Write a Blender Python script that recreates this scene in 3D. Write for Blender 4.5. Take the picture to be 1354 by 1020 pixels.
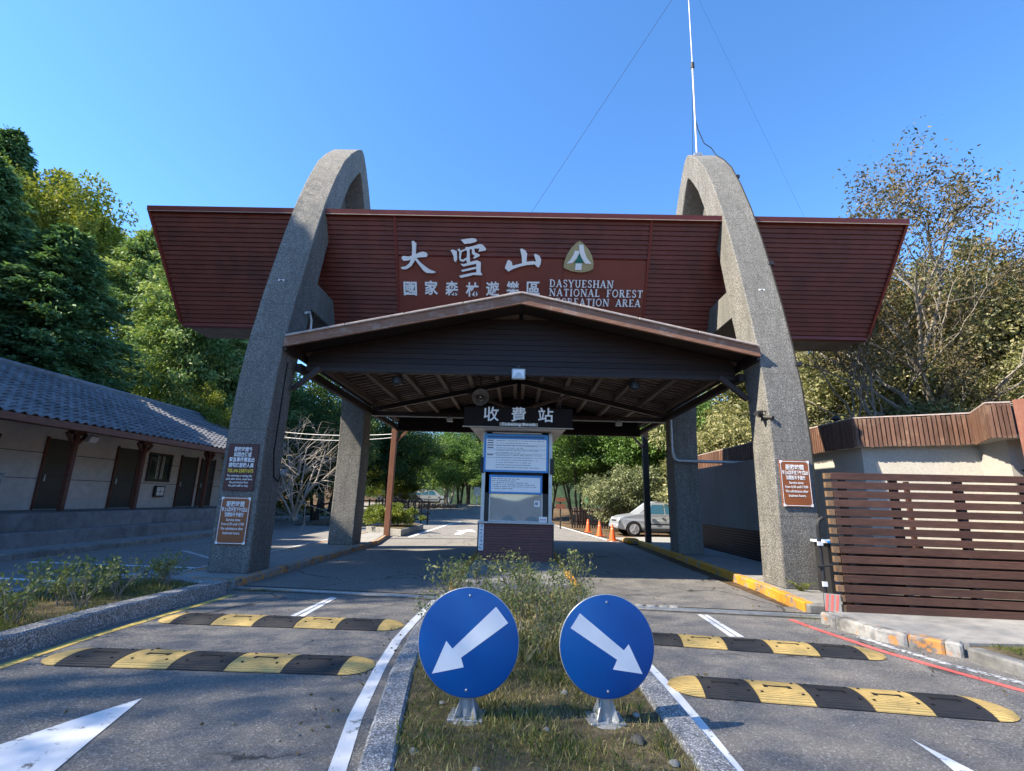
import bpy, bmesh, math, random
import numpy as np
from mathutils import Vector, Matrix
R_=math.radians
for o in list(bpy.data.objects): bpy.data.objects.remove(o)
SC=bpy.context.scene; COL=SC.collection
# ---------------------------------------------------------------- camera, sky, sun, exposure
cd=bpy.data.cameras.new('camera'); cam=bpy.data.objects.new('camera',cd); COL.objects.link(cam); SC.camera=cam
def cam_axes(pitch,roll,yaw):
    r=Vector((math.cos(yaw),math.sin(yaw),0)); f0=Vector((-math.sin(yaw),math.cos(yaw),0)); z=Vector((0,0,1))
    f=f0*math.cos(pitch)+z*math.sin(pitch); u=z*math.cos(pitch)-f0*math.sin(pitch)
    return r*math.cos(roll)+u*math.sin(roll), u*math.cos(roll)-r*math.sin(roll), f
cr_,cu_,cf_=cam_axes(R_(13.2),R_(1.5),R_(0.8))
mw=Matrix((cr_,cu_,-cf_)).transposed().to_4x4(); mw.translation=(0,0,1.65); cam.matrix_world=mw
cd.sensor_fit='HORIZONTAL'; cd.sensor_width=36; cd.lens=36*645/1354; cd.clip_start=.05; cd.clip_end=5000
SUN_DIR=Vector((-1,-.31,1.0)).normalized()          # from the scene towards the sun
SUN_EL=math.asin(SUN_DIR.z); SUN_AZ=math.atan2(SUN_DIR.x,SUN_DIR.y)
W=bpy.data.worlds.new('World'); SC.world=W; W.use_nodes=True
nt=W.node_tree; bg=nt.nodes['Background']; sky=nt.nodes.new('ShaderNodeTexSky'); sky.sky_type='NISHITA'
sky.sun_disc=False; sky.sun_elevation=SUN_EL; sky.sun_rotation=SUN_AZ%(2*math.pi); sky.altitude=3000; sky.air_density=1.0; sky.dust_density=.4; sky.ozone_density=2.0
hsv=nt.nodes.new('ShaderNodeHueSaturation'); hsv.inputs['Saturation'].default_value=1.2; nt.links.new(sky.outputs[0],hsv.inputs['Color']); nt.links.new(hsv.outputs[0],bg.inputs[0]); bg.inputs[1].default_value=.093
sl=bpy.data.lights.new('sun','SUN'); sl.energy=3.0; sl.angle=R_(.55); sl.color=(1,.89,.72)
so=bpy.data.objects.new('sun',sl); COL.objects.link(so); so.rotation_euler=SUN_DIR.to_track_quat('Z','Y').to_euler(); so.location=(-30,-10,40)
SC.view_settings.view_transform='Standard'; SC.view_settings.look='None'; SC.view_settings.exposure=2.38; SC.view_settings.gamma=1
SC.view_settings.use_curve_mapping=False
try:
    SC.cycles.max_bounces=6; SC.cycles.diffuse_bounces=3; SC.cycles.transparent_max_bounces=8
except Exception: pass
# ---------------------------------------------------------------- helpers
class MB:
    def __init__(s): s.v=[]; s.f=[]
    def add(s,vs,fs):
        o=len(s.v); s.v+=[tuple(v) for v in vs]; s.f+=[tuple(i+o for i in f) for f in fs]; return s
    def box(s,x0,x1,y0,y1,z0,z1):
        return s.add([(x0,y0,z0),(x1,y0,z0),(x1,y1,z0),(x0,y1,z0),(x0,y0,z1),(x1,y0,z1),(x1,y1,z1),(x0,y1,z1)],BOXF)
    def obox(s,c,a,b,d):
        c,a,b,d=Vector(c),Vector(a),Vector(b),Vector(d)
        return s.add([c-a-b-d,c+a-b-d,c+a+b-d,c-a+b-d,c-a-b+d,c+a-b+d,c+a+b+d,c-a+b+d],BOXF)
    def beam(s,p,q,w,h,up=(0,0,1)):
        p,q=Vector(p),Vector(q); d=q-p; L=d.length; d.normalize(); sd=d.cross(Vector(up))
        if sd.length<1e-4: sd=d.cross(Vector((1,0,0)))
        sd.normalize(); u=sd.cross(d)
        return s.obox((p+q)/2,d*(L/2),sd*(w/2),u*(h/2))
    def prism(s,poly,d):
        n=len(poly); d=Vector(d); P=[Vector(p) for p in poly]
        fs=[tuple(range(n))[::-1],tuple(range(n,2*n))]+[(i,(i+1)%n,(i+1)%n+n,i+n) for i in range(n)]
        return s.add(P+[p+d for p in P],fs)
    def tube(s,pts,rad,n=6,cap=True):
        pts=[Vector(p) for p in pts]
        if not hasattr(rad,'__len__'): rad=[rad]*len(pts)
        o=len(s.v); ref=None
        for i,p in enumerate(pts):
            d=(pts[min(i+1,len(pts)-1)]-pts[max(i-1,0)]); d=d.normalized() if d.length>1e-9 else Vector((0,0,1))
            if ref is None: ref=d.orthogonal().normalized()
            a=(ref-d*ref.dot(d)); a=a.normalized() if a.length>1e-6 else d.orthogonal().normalized(); ref=a; b=d.cross(a)
            for k in range(n):
                t=2*math.pi*k/n; s.v.append(tuple(p+(a*math.cos(t)+b*math.sin(t))*rad[i]))
        for i in range(len(pts)-1):
            for k in range(n):
                s.f.append((o+i*n+k,o+i*n+(k+1)%n,o+(i+1)*n+(k+1)%n,o+(i+1)*n+k))
        if cap: s.f+= [tuple(o+k for k in range(n))[::-1],tuple(o+(len(pts)-1)*n+k for k in range(n))]
        return s
    def lathe(s,prof,n=20,c=(0,0,0),ax=(0,0,1),cap=True):
        c=Vector(c); az=Vector(ax).normalized(); a=az.orthogonal().normalized(); b=az.cross(a); o=len(s.v)
        for r,z in prof:
            for k in range(n):
                t=2*math.pi*k/n; s.v.append(tuple(c+az*z+(a*math.cos(t)+b*math.sin(t))*r))
        m=len(prof)
        for i in range(m-1):
            for k in range(n): s.f.append((o+i*n+k,o+i*n+(k+1)%n,o+(i+1)*n+(k+1)%n,o+(i+1)*n+k))
        if cap: s.f+=[tuple(o+k for k in range(n))[::-1],tuple(o+(m-1)*n+k for k in range(n))]
        return s
    def strip(s,A,B):
        n=len(A); return s.add(list(A)+list(B),[(i,i+1,n+i+1,n+i) for i in range(n-1)])
BOXF=[(3,2,1,0),(4,5,6,7),(0,1,5,4),(1,2,6,5),(2,3,7,6),(3,0,4,7)]
def mesh(name,mb,mat,smooth=None):
    me=bpy.data.meshes.new(name); me.from_pydata(mb.v,[],mb.f)
    if mat: me.materials.append(mat)
    if smooth is not None:
        me.shade_smooth(); me.set_sharp_from_angle(angle=R_(smooth))
    return me
def link(name,me,parent=None):
    o=bpy.data.objects.new(name,me); COL.objects.link(o)
    if parent is not None: o.parent=parent
    return o
def obj(name,mb,mat,parent=None,smooth=None,bevel=0,seg=1):
    o=link(name,mesh(name,mb,mat,smooth),parent)
    if bevel:
        m=o.modifiers.new('bevel','BEVEL'); m.width=bevel; m.segments=seg; m.limit_method='ANGLE'; m.angle_limit=R_(40)
    return o
def tag(o,label=None,cat=None,group=None,kind=None):
    if label: o['label']=label
    if cat: o['category']=cat
    if group: o['group']=group
    if kind: o['kind']=kind
    return o
def thing(name,label,cat,loc=(0,0,0),rz=0,group=None):
    o=link(name,None); o.location=loc; o.rotation_euler=(0,0,rz); return tag(o,label,cat,group)
def dup(o,parent=None,**kw):
    c=o.copy(); COL.objects.link(c); c.parent=parent
    for ch in o.children: dup(ch,c)
    return c
def struct(name,mb,mat,**k):
    return tag(obj(name,mb,mat,**k),kind='structure')
# ---------------------------------------------------------------- material helpers
class NT:
    def __init__(s,name):
        s.m=bpy.data.materials.new(name); s.m.use_nodes=True; s.t=s.m.node_tree; s.n=s.t.nodes
        s.b=s.n['Principled BSDF']; s.out=s.n['Material Output']; s._p=None
    def new(s,t): return s.n.new('ShaderNode'+t)
    def L(s,a,b): s.t.links.new(a,b)
    def put(s,sock,v):
        if hasattr(v,'links'): s.L(v,sock)
        else: sock.default_value=v
    def pos(s):
        if s._p is None: s._p=s.new('NewGeometry').outputs['Position']
        return s._p
    def obj(s): return s.new('TexCoord').outputs['Object']
    def mul(s,v,sc):
        m=s.new('Mapping'); s.L(v,m.inputs[0]); m.inputs['Scale'].default_value=sc; return m.outputs[0]
    def noise(s,scale,detail=4,vec=None,rough=.55,w=0):
        n=s.new('TexNoise'); s.L(vec if vec is not None else s.pos(),n.inputs['Vector']); n.inputs['Scale'].default_value=scale; n.inputs['Detail'].default_value=detail; n.inputs['Roughness'].default_value=rough; return n.outputs['Fac']
    def vor(s,scale,feat='F1',vec=None,out='Color',rnd=1):
        n=s.new('TexVoronoi'); n.feature=feat; s.L(vec if vec is not None else s.pos(),n.inputs['Vector']); n.inputs['Scale'].default_value=scale; n.inputs['Randomness'].default_value=rnd; return n.outputs[out]
    def ramp(s,f,st,interp='LINEAR'):
        n=s.new('ValToRGB'); s.put(n.inputs[0],f); e=n.color_ramp.elements; n.color_ramp.interpolation=interp
        while len(e)<len(st): e.new(.5)
        for k,(p,c) in enumerate(st):
            e[k].position=p; e[k].color=(c,c,c,1) if not hasattr(c,'__len__') else (*c,1)
        return n.outputs[0]
    def mix(s,f,a,b,mode='MIX'):
        n=s.new('Mix'); n.data_type='RGBA'; n.blend_type=mode; s.put(n.inputs[0],f)
        for i,v in ((6,a),(7,b)): s.put(n.inputs[i],v if hasattr(v,'links') else (*v,1) if len(v)==3 else v)
        return n.outputs[2]
    def math(s,op,a,b=0,c=0):
        n=s.new('Math'); n.operation=op; s.put(n.inputs[0],a); s.put(n.inputs[1],b); s.put(n.inputs[2],c); return n.outputs[0]
    def sep(s,v): n=s.new('SeparateXYZ'); s.L(v,n.inputs[0]); return n.outputs
    def rnd(s): return s.new('ObjectInfo').outputs['Random']
    def bump(s,h,st=.3,d=.01,prev=None):
        n=s.new('Bump'); n.inputs['Strength'].default_value=st; n.inputs['Distance'].default_value=d; s.L(h,n.inputs['Height'])
        if prev is not None: s.L(prev,n.inputs['Normal'])
        s.L(n.outputs[0],s.b.inputs['Normal']); return n.outputs[0]
    def fin(s,col,rough=.7,spec=.35,metal=0):
        s.put(s.b.inputs['Base Color'],col if hasattr(col,'links') else (*col,1)); s.put(s.b.inputs['Roughness'],rough); s.b.inputs['Specular IOR Level'].default_value=spec; s.b.inputs['Metallic'].default_value=metal; return s.m
def paint(name,c,var=.12,scale=3,rough=.5,spec=.4,bump=.0,bscale=60,orand=.0,dirt=None,metal=0,stretch=None):
    n=NT(name); v=n.mul(n.pos(),stretch) if stretch else n.pos()
    lo=tuple(x*(1-var) for x in c); hi=tuple(min(1,x*(1+var)) for x in c)
    col=n.ramp(n.noise(scale,5,v),[(.3,lo),(.7,hi)])
    if orand:
        col=n.mix(1,col,n.ramp(n.rnd(),[(0,1-orand),(1,1.0)]),'MULTIPLY')
    if dirt:
        f=n.ramp(n.noise(dirt[1],6,n.mul(n.pos(),(1,1,.25)) ,.65),[(.5,0),(.72,1)]); col=n.mix(n.math('MULTIPLY',f,dirt[2]),col,dirt[0])
    if bump: n.bump(n.noise(bscale,3,v),bump,.006)
    return n.fin(col,rough,spec,metal)
def flat(name,c,rough=.6,spec=.3,metal=0): return NT(name).fin(c,rough,spec,metal)
def wood(name,c,c2,rough=.6,axis=(1,1,1),orand=.35,bump=.25,worn=None,spec=.3):
    n=NT(name); v=n.mul(n.pos(),axis); g=n.noise(9,6,v,.65)
    col=n.ramp(g,[(.3,c),(.68,c2)])
    if worn:
        f=n.ramp(n.noise(2.3,6,None,.7),[(.52,0),(.66,1)]); col=n.mix(n.math('MULTIPLY',f,worn[1]),col,worn[0])
    col=n.mix(1,col,n.ramp(n.rnd(),[(0,1-orand),(1,1.0)]),'MULTIPLY'); n.bump(g,bump,.006)
    return n.fin(col,rough,spec)
def aggregate(name,cols,scale,stain=.5,joint=0,rough=.85,bump=.6):
    n=NT(name); ce=n.vor(scale,'F1'); g=n.sep(ce)[0]
    col=n.ramp(g,cols); dist=n.vor(scale,'F1',out='Distance')
    col=n.mix(n.ramp(dist,[(.32,0),(.62,.75)]),col,tuple(x*.62 for x in cols[0][1]))
    f=n.ramp(n.noise(.8,7,n.mul(n.pos(),(1,1,.3)),.7),[(.4,0),(.7,1)])
    col=n.mix(n.math('MULTIPLY',f,stain),col,(.10,.10,.095),'MIX')
    f2=n.ramp(n.noise(3.2,5,n.mul(n.pos(),(2.5,2.5,.25)),.6),[(.48,0),(.7,1)]); col=n.mix(n.math('MULTIPLY',f2,stain*.6),col,(.07,.07,.06))
    if joint:
        z=n.sep(n.pos())[2]; fr=n.math('FRACT',n.math('DIVIDE',z,joint)); col=n.mix(n.ramp(fr,[(0,.5),(.008,.5),(.012,0)]),col,(.05,.05,.05))
    n.bump(dist,bump,.008); return n.fin(col,rough,.25)
def leafmat(name,stops,trans=.35,rough=.55):
    n=NT(name); a=n.new('Attribute'); a.attribute_name='tint'; col=n.ramp(a.outputs['Fac'],stops)
    d=n.new('BsdfDiffuse'); t=n.new('BsdfTranslucent'); m=n.new('MixShader'); gl=n.new('BsdfGlossy'); m2=n.new('MixShader')
    n.L(col,d.inputs[0]); n.L(n.mix(1,col,(1.0,1.05,.55),'MULTIPLY'),t.inputs[0]); m.inputs[0].default_value=trans; n.L(d.outputs[0],m.inputs[1]); n.L(t.outputs[0],m.inputs[2])
    gl.inputs['Roughness'].default_value=.45; m2.inputs[0].default_value=.018; n.L(m.outputs[0],m2.inputs[1]); n.L(gl.outputs[0],m2.inputs[2]); n.L(m2.outputs[0],n.out.inputs[0]); n.n.remove(n.b)
    return n.m
# ---------------------------------------------------------------- materials
def mk_asphalt():
    n=NT('asphalt'); sp=n.vor(95,'F1'); g=n.sep(sp)[0]
    col=n.ramp(g,[(0,(.085,.081,.077)),(.35,(.145,.139,.131)),(.75,(.195,.187,.176)),(.93,(.27,.26,.245)),(1,(.44,.43,.41))])
    col=n.mix(n.ramp(n.noise(.55,6,None,.62),[(.35,0),(.7,.55)]),col,(.225,.213,.196)); col=n.mix(n.ramp(n.noise(1.7,5,n.mul(n.pos(),(1,.25,1))),[(.5,0),(.72,.45)]),col,(.122,.116,.11))
    w=n.new('TexNoise'); n.L(n.pos(),w.inputs['Vector']); w.inputs['Scale'].default_value=1.6; w.inputs['Detail'].default_value=5
    va=n.new('VectorMath'); va.operation='MULTIPLY_ADD'; n.L(w.outputs['Color'],va.inputs[0]); va.inputs[1].default_value=(.9,.9,.9); n.L(n.pos(),va.inputs[2])
    cr=n.vor(.42,'DISTANCE_TO_EDGE',va.outputs[0],'Distance'); gate=n.ramp(n.noise(.35,2),[(.5,0),(.56,1)])
    col=n.mix(n.math('MULTIPLY',n.ramp(cr,[(0,.85),(.006,.8),(.011,0)]),gate),col,(.018,.018,.018))
    n.bump(n.noise(80,4,None,.7),.9,.012); return n.fin(col,.85,.3)
def mk_mark(name,c,wear=.55,sc=5):
    n=NT(name); f=n.ramp(n.noise(sc*3,7,None,.75),[(wear,0),(wear+.07,.9)]); col=n.mix(f,n.ramp(n.noise(1.5,4),[(.3,tuple(x*.82 for x in c)),(.7,c)]),(.085,.085,.085)); n.bump(n.noise(130,3),.3,.004); return n.fin(col,.75,.3)
def mk_soil(name,a,b,c,sc=7):
    n=NT(name); col=n.ramp(n.noise(sc,8,None,.7),[(.3,a),(.5,b),(.7,c)]); col=n.mix(n.ramp(n.noise(.4,5),[(.4,0),(.7,.5)]),col,a); n.bump(n.noise(sc*4,6),.8,.03); return n.fin(col,.95,.1)
def mk_kerbpaint(name,c,wear,under=((.16,.155,.145),(.33,.32,.30))):
    n=NT(name); un=n.ramp(n.noise(14,8,None,.75),[(.3,under[0]),(.7,under[1])]); un=n.mix(n.ramp(n.noise(3,5),[(.5,0),(.68,.8)]),un,(.06,.06,.055))
    f=n.ramp(n.noise(4.5,8,None,.72),[(wear-.04,1),(wear+.04,0)]); col=n.mix(f,un,n.ramp(n.noise(5,4),[(.3,tuple(x*.75 for x in c)),(.7,c)])); n.bump(n.noise(60,5),.5,.01); return n.fin(col,.8,.3)
def mk_conc(name,a,b,sc=5,stain=.4,bump=.4):
    n=NT(name); col=n.ramp(n.noise(sc,8,None,.68),[(.3,a),(.7,b)]); f=n.ramp(n.noise(.9,6,n.mul(n.pos(),(1,1,.4)),.65),[(.45,0),(.7,1)]); col=n.mix(n.math('MULTIPLY',f,stain),col,tuple(x*.45 for x in a)); n.bump(n.noise(70,5),bump,.006); return n.fin(col,.85,.25)
def mk_rubber(name,c):
    n=NT(name); x=n.sep(n.obj())[1]; wv=n.math('SINE',n.math('MULTIPLY',x,2*math.pi/.028)); col=n.ramp(n.noise(6,6),[(.3,tuple(v*.72 for v in c)),(.7,c)]); col=n.mix(n.ramp(n.noise(22,6,None,.7),[(.58,0),(.68,.6)]),col,(.04,.04,.038))
    col=n.mix(n.ramp(wv,[(0,.35),(.25,0)]),col,(.03,.03,.03)); n.bump(wv,.5,.006); return n.fin(col,.7,.35)
MT={}
def T(): pass
M_agg=aggregate('exposed_aggregate',[(0,(.10,.097,.09)),(.45,(.24,.235,.22)),(.8,(.34,.33,.305)),(1,(.50,.49,.46))],72,.68,1.47)
M_aggw=aggregate('pebble_wash',[(0,(.17,.172,.175)),(.3,(.34,.342,.345)),(.75,(.48,.485,.49)),(1,(.68,.685,.69))],62,.25,0,.8,.9)
M_asph=mk_asphalt(); M_white=mk_mark('road_paint_white',(.74,.76,.78),.575,2.2); M_yellowline=mk_mark('road_paint_yellow',(.66,.48,.13),.57); M_redline=mk_mark('road_paint_red',(.70,.15,.13),.62)
M_whiteworn=mk_mark('road_paint_worn',(.6,.61,.62),.47)
M_soil=mk_soil('soil',(.055,.042,.028),(.10,.078,.05),(.15,.125,.085)); M_litter=mk_soil('leaf_litter_soil',(.05,.036,.022),(.11,.075,.045),(.17,.125,.075),4)
M_turf=mk_soil('turf_soil',(.06,.052,.03),(.12,.098,.06),(.20,.165,.11),9)
M_pave=mk_conc('pavement_concrete',(.20,.198,.19),(.31,.305,.295),6,.3); M_kerb=mk_conc('kerb_concrete',(.14,.14,.135),(.30,.295,.28),8,.6,.6); M_step=mk_conc('step_concrete',(.13,.135,.14),(.25,.255,.26),3,.6)
M_kyel=mk_kerbpaint('kerb_paint_yellow',(.66,.31,.03),.56); M_kora=mk_kerbpaint('kerb_paint_orange',(.62,.27,.07),.47); M_kmix=mk_kerbpaint('kerb_paint_flaking',(.66,.28,.08),.40,((.2,.195,.18),(.42,.41,.39)))
M_siding=paint('red_siding',(.135,.031,.020),.18,2.5,.5,.28,.1,120,.18,((.045,.017,.015),1.2,.55)); M_trim=paint('red_trim',(.15,.024,.018),.12,3,.45,.35); M_board=paint('red_sign_board',(.165,.035,.024),.14,1.2,.45,.45)
M_dark=paint('dark_steel',(.022,.022,.024),.2,4,.5,.4); M_soffit=mk_conc('soffit',(.18,.16,.15),(.28,.26,.24),3,.3)
M_letter=paint('white_lettering',(.78,.79,.80),.05,4,.5,.4); M_logo=paint('olive_logo',(.36,.31,.16),.08,4,.5); M_logog=flat('logo_green',(.02,.16,.12))
M_barge=wood('barge_wood',(.16,.075,.045),(.27,.145,.095),.6,(.5,1,4),.1,.3,((.38,.33,.29),.5)); M_drip=paint('drip_edge',(.36,.30,.27),.25,8,.5,.4)
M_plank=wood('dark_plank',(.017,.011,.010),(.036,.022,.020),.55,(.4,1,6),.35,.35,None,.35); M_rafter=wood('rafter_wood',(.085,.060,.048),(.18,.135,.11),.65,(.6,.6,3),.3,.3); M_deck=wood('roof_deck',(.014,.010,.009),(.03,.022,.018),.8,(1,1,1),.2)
M_post=wood('post_wood',(.13,.055,.035),(.22,.10,.065),.6,(3,3,.4),.1,.3); M_black=paint('black_paint',(.014,.014,.016),.2,4,.5,.35)
M_fence=wood('fence_slat',(.052,.024,.017),(.105,.050,.035),.5,(.5,2,6),.35,.3,((.15,.085,.06),.25),.4); M_fendlit=wood('end_wood_lit',(.15,.09,.05),(.27,.17,.095),.7,(3,3,3),.3); M_fascia=wood('fascia_slat',(.095,.047,.031),(.18,.098,.066),.6,(4,4,.5),.45,.3,((.33,.22,.15),.35)); M_panelb=wood('rust_panel',(.14,.05,.032),(.21,.085,.055),.5,(2,2,.6),.1)
M_rwall=mk_conc('stucco_warm',(.29,.275,.245),(.40,.38,.34),30,.15,.8); M_dwall=mk_conc('stucco_shaded',(.17,.165,.16),(.26,.25,.24),20,.3,.6)
M_hwall=mk_conc('house_wall',(.46,.44,.42),(.58,.56,.53),4,.2,.25); M_door=paint('dark_door',(.03,.027,.027),.15,3,.45,.4); M_hpost=wood('house_post',(.075,.028,.021),(.14,.055,.040),.55,(3,3,.4),.2); M_tile=paint('roof_tile',(.16,.165,.18),.3,4,.62,.25,.2,40,.45,((.06,.06,.06),1.1,.5)); M_eave=wood('eave_wood',(.12,.05,.035),(.2,.09,.06),.6,(1,.4,3),.1)
M_glassd=flat('dark_glass',(.02,.025,.03),.06,.6); M_alu=paint('aluminium',(.42,.43,.44),.12,5,.4,.5,metal=.3); M_galv=paint('galvanised_steel',(.38,.40,.42),.2,14,.42,.5,.1,60,metal=.55)
M_blue=paint('sign_blue',(.002,.075,.29),.08,2,.35,.35); M_signw=paint('sign_white',(.66,.70,.76),.06,5,.3,.5); M_bframe=paint('blue_frame',(.012,.19,.50),.12,5,.35,.5); M_paper=paint('notice_white',(.68,.70,.73),.04,3,.25,.5); M_ink=flat('ink',(.03,.035,.06),.6)
M_brown=paint('brown_sign',(.25,.078,.026),.1,4,.45,.4); M_maroon=paint('maroon_sign',(.06,.013,.014),.12,4,.45,.4); M_swhite=flat('sign_lettering',(.80,.80,.80),.5); M_syel=flat('yellow_lettering',(.78,.56,.05),.5)
M_signbd=paint('dark_sign_board',(.014,.011,.011),.15,5,.8,.12); M_brass=paint('brass_strip',(.30,.25,.19),.2,9,.4,.5)
M_brick=paint('booth_siding',(.13,.032,.022),.25,7,.45,.4,.15,60,.3); M_offw=paint('booth_white',(.74,.70,.62),.07,3,.5,.35); M_blind=paint('blind',(.33,.40,.42),.06,3,.6)
M_rubk=mk_rubber('black_rubber',(.032,.032,.034)); M_ruby=mk_rubber('yellow_rubber',(.72,.50,.17)); M_hole=flat('dark_recess',(.008,.008,.008),.9)
M_cone=paint('cone_orange',(.72,.10,.02),.1,5,.5); M_car=paint('silver_paint',(.36,.39,.43),.03,2,.25,.6,metal=.4); M_cardk=paint('dark_car_paint',(.06,.07,.085),.03,2,.25,.6); M_tyre=flat('tyre',(.015,.015,.016),.85); M_rim=paint('alloy',(.5,.5,.52),.1,9,.3,.6,metal=.6); M_cglass=flat('car_glass',(.03,.10,.16),.05,.8); M_lampg=flat('lamp_lens',(.7,.73,.75),.1,.6)
M_green=flat('green_sign',(.01,.22,.14),.4); M_barkd=wood('bark_dark',(.035,.028,.022),(.085,.07,.055),.9,(4,4,.8),.2,.8); M_barkg=wood('bark_grey',(.15,.135,.11),(.30,.27,.23),.9,(4,4,.8),.2,.6); M_barkp=wood('bark_pale',(.24,.21,.18),(.40,.36,.32),.9,(4,4,.8),.2,.5); M_stone=mk_conc('rubble_stone',(.06,.058,.052),(.15,.145,.13),5,.4,.8)
M_wire=flat('cable_black',(.012,.012,.012),.6); M_mast=paint('mast_white',(.45,.46,.47),.1,8,.4); M_pipe=paint('conduit_white',(.55,.56,.57),.1,6,.45)
L_dark=leafmat('foliage_conifer',[(0,(0.031,0.073,0.034)),(.5,(0.086,0.172,0.075)),(1,(0.185,0.284,0.113))],.24)
L_deep=leafmat('foliage_deep',[(0,(0.018,0.039,0.012)),(.5,(0.048,0.093,0.027)),(1,(0.135,0.188,0.057))],.28)
L_hem=leafmat('foliage_hemlock',[(0,(0.057,0.110,0.037)),(.5,(0.155,0.237,0.083)),(1,(0.374,0.427,0.160))],.3)
L_yel=leafmat('foliage_yellowgreen',[(0,(0.052,0.086,0.014)),(.5,(0.132,0.178,0.029)),(1,(0.287,0.282,0.052))],.35)
L_oli=leafmat('foliage_olive',[(0,(0.072,0.085,0.031)),(.45,(0.195,0.202,0.091)),(.8,(0.338,0.319,0.163)),(1,(0.455,0.390,0.221))],.35)
L_gre=leafmat('foliage_green',[(0,(0.031,0.068,0.017)),(.5,(0.090,0.173,0.039)),(1,(0.237,0.335,0.090))],.32)
L_pale=leafmat('foliage_pale',[(0,(0.061,0.083,0.039)),(.5,(0.154,0.182,0.094)),(1,(0.286,0.297,0.165))],.3)
L_red=leafmat('foliage_autumn',[(0,(0.039,0.034,0.018)),(.4,(0.098,0.086,0.037)),(.75,(0.161,0.124,0.057)),(1,(0.207,0.132,0.075))],.3)
L_shr=leafmat('foliage_shrub',[(0,(0.082,0.121,0.032)),(.5,(0.170,0.211,0.073)),(1,(0.324,0.316,0.145))],.3)
L_grs=leafmat('grass',[(0,(0.061,0.095,0.021)),(.4,(0.147,0.169,0.048)),(.7,(0.293,0.259,0.103)),(1,(0.535,0.431,0.241))],.3)
# ---------------------------------------------------------------- ground and roads
def xy(pts,z): return [(p[0],p[1],z) for p in pts]
def sheet(pts,z): m=MB(); m.add(xy(pts,z),[tuple(range(len(pts)))]); return m
def slab(pts,z0,z1): return MB().prism(xy(pts,z0),(0,0,z1-z0))
def offset(pts,d):
    out=[]
    for i,p in enumerate(pts):
        a=Vector(pts[max(i-1,0)]).to_2d(); b=Vector(pts[min(i+1,len(pts)-1)]).to_2d(); t=(b-a).normalized(); out.append((p[0]-t.y*d,p[1]+t.x*d))
    return out
def resample(pts,step):
    out=[tuple(pts[0])]
    for a,b in zip(pts[:-1],pts[1:]):
        a,b=Vector(a),Vector(b); n=max(1,round((b-a).length/step))
        for k in range(1,n+1): out.append(tuple(a.lerp(b,k/n)))
    return out
def ribbon(pts,w,z):
    m=MB(); return m.strip(xy(offset(pts,w/2),z),xy(offset(pts,-w/2),z))
random.seed(4)
def hill(x,y):
    h=-.03
    if x<-19: t=min(1,(-19-x)/60); h+= (-19-x)*.22*(1-.3*t)
    if x>9.2 and y<34: h+= min(9,max(0,(x-10.2))*.48)*min(1,max(0,(34-y)/8))
    if y>44: h+= min(1,(y-44)/8)*.9
    if y>75: h-= min(60,(y-75)*.4)
    return h
g=MB(); xs=[-1500,-700,-300,-150,-90,-60,-45,-36,-30,-26,-23,-20.5,-19,-12,-6,0,4,7,9.2,10.5,12,14,17,20,24,29,36,50,90,150,300,700,1500]; ys=[-1500,-600,-200,-80,-30,-12,0,8,14,20,26,32,38,44,48,52,58,65,75,90,120,200,400,800,1800]
vs=[]
for y in ys:
    for x in xs: vs.append((x,y,hill(x,y)+(random.uniform(-.25,.25) if (x<-20 or x>11) and abs(x)<60 else 0)))
nx=len(xs); g.add(vs,[(j*nx+i,j*nx+i+1,(j+1)*nx+i+1,(j+1)*nx+i) for j in range(len(ys)-1) for i in range(nx-1)])
struct('ground',g,M_litter,smooth=60)
rd=MB()
rl=[-18,-12,-8,-4,0,4.6]; ry=[-20,0,10,22,30,44,52,62]
rv=[(x if not (y>22 and x>4) else 4.6-min(1.7,(y-22)*.13) ,y,hill(0,y)+.03+(0 if y<44 else .01)) for y in ry for x in rl]
rd.add(rv,[(j*6+i,j*6+i+1,(j+1)*6+i+1,(j+1)*6+i) for j in range(len(ry)-1) for i in range(5)])
road=struct('road',rd,M_asph)
obj('road_surface',sheet([(4.6,-20),(12,-20),(12,9),(4.6,9)],0),M_asph,road)
def mark(name,mb,mat): return obj(name,mb,mat,road)
mark('edge_line',ribbon(resample([(-.98,2.0),(-1.06,3.45),(-1.19,4.2),(-1.31,5.35),(-1.37,6.3),(-1.36,7.2),(-1.3,8.7)],.4),.11,.005),M_white)
mark('edge_line',ribbon(resample([(1.45,2.0),(1.45,3.6),(1.46,4.2),(1.46,5),(1.43,5.6),(1.38,7),(1.33,8.6)],.4),.09,.005),M_white)
mark('yellow_line',ribbon(resample([(-4.75,2.5),(-4.8,5.02),(-4.83,5.96),(-4.76,7.22),(-4.65,8.6)],.4),.115,.005),M_yellowline)
mark('red_line',ribbon(resample([(4.18,8.0),(4.22,7.5),(4.42,6.42),(4.74,5.55),(4.95,5.05),(5.6,3.6)],.4),.10,.005),M_redline)
mark('edge_line',ribbon(resample([(4.58,7.1),(4.66,6.6),(4.80,6.05),(5.03,5.55),(5.3,5.0),(5.8,3.9)],.3),.11,.005),M_whiteworn)
mark('lane_line',sheet([(-3.1,7.28),(-3.02,7.28),(-2.98,8.66),(-3.04,8.66)],.005),M_white); mark('lane_line',sheet([(-2.99,7.28),(-2.90,7.28),(-2.92,8.64),(-2.97,8.64)],.005),M_white)
mark('lane_line',sheet([(2.8,6.9),(2.88,6.9),(2.91,8.16),(2.84,8.16)],.005),M_white); mark('lane_line',sheet([(2.90,6.9),(2.99,6.9),(2.99,8.16),(2.93,8.16)],.005),M_white)
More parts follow.
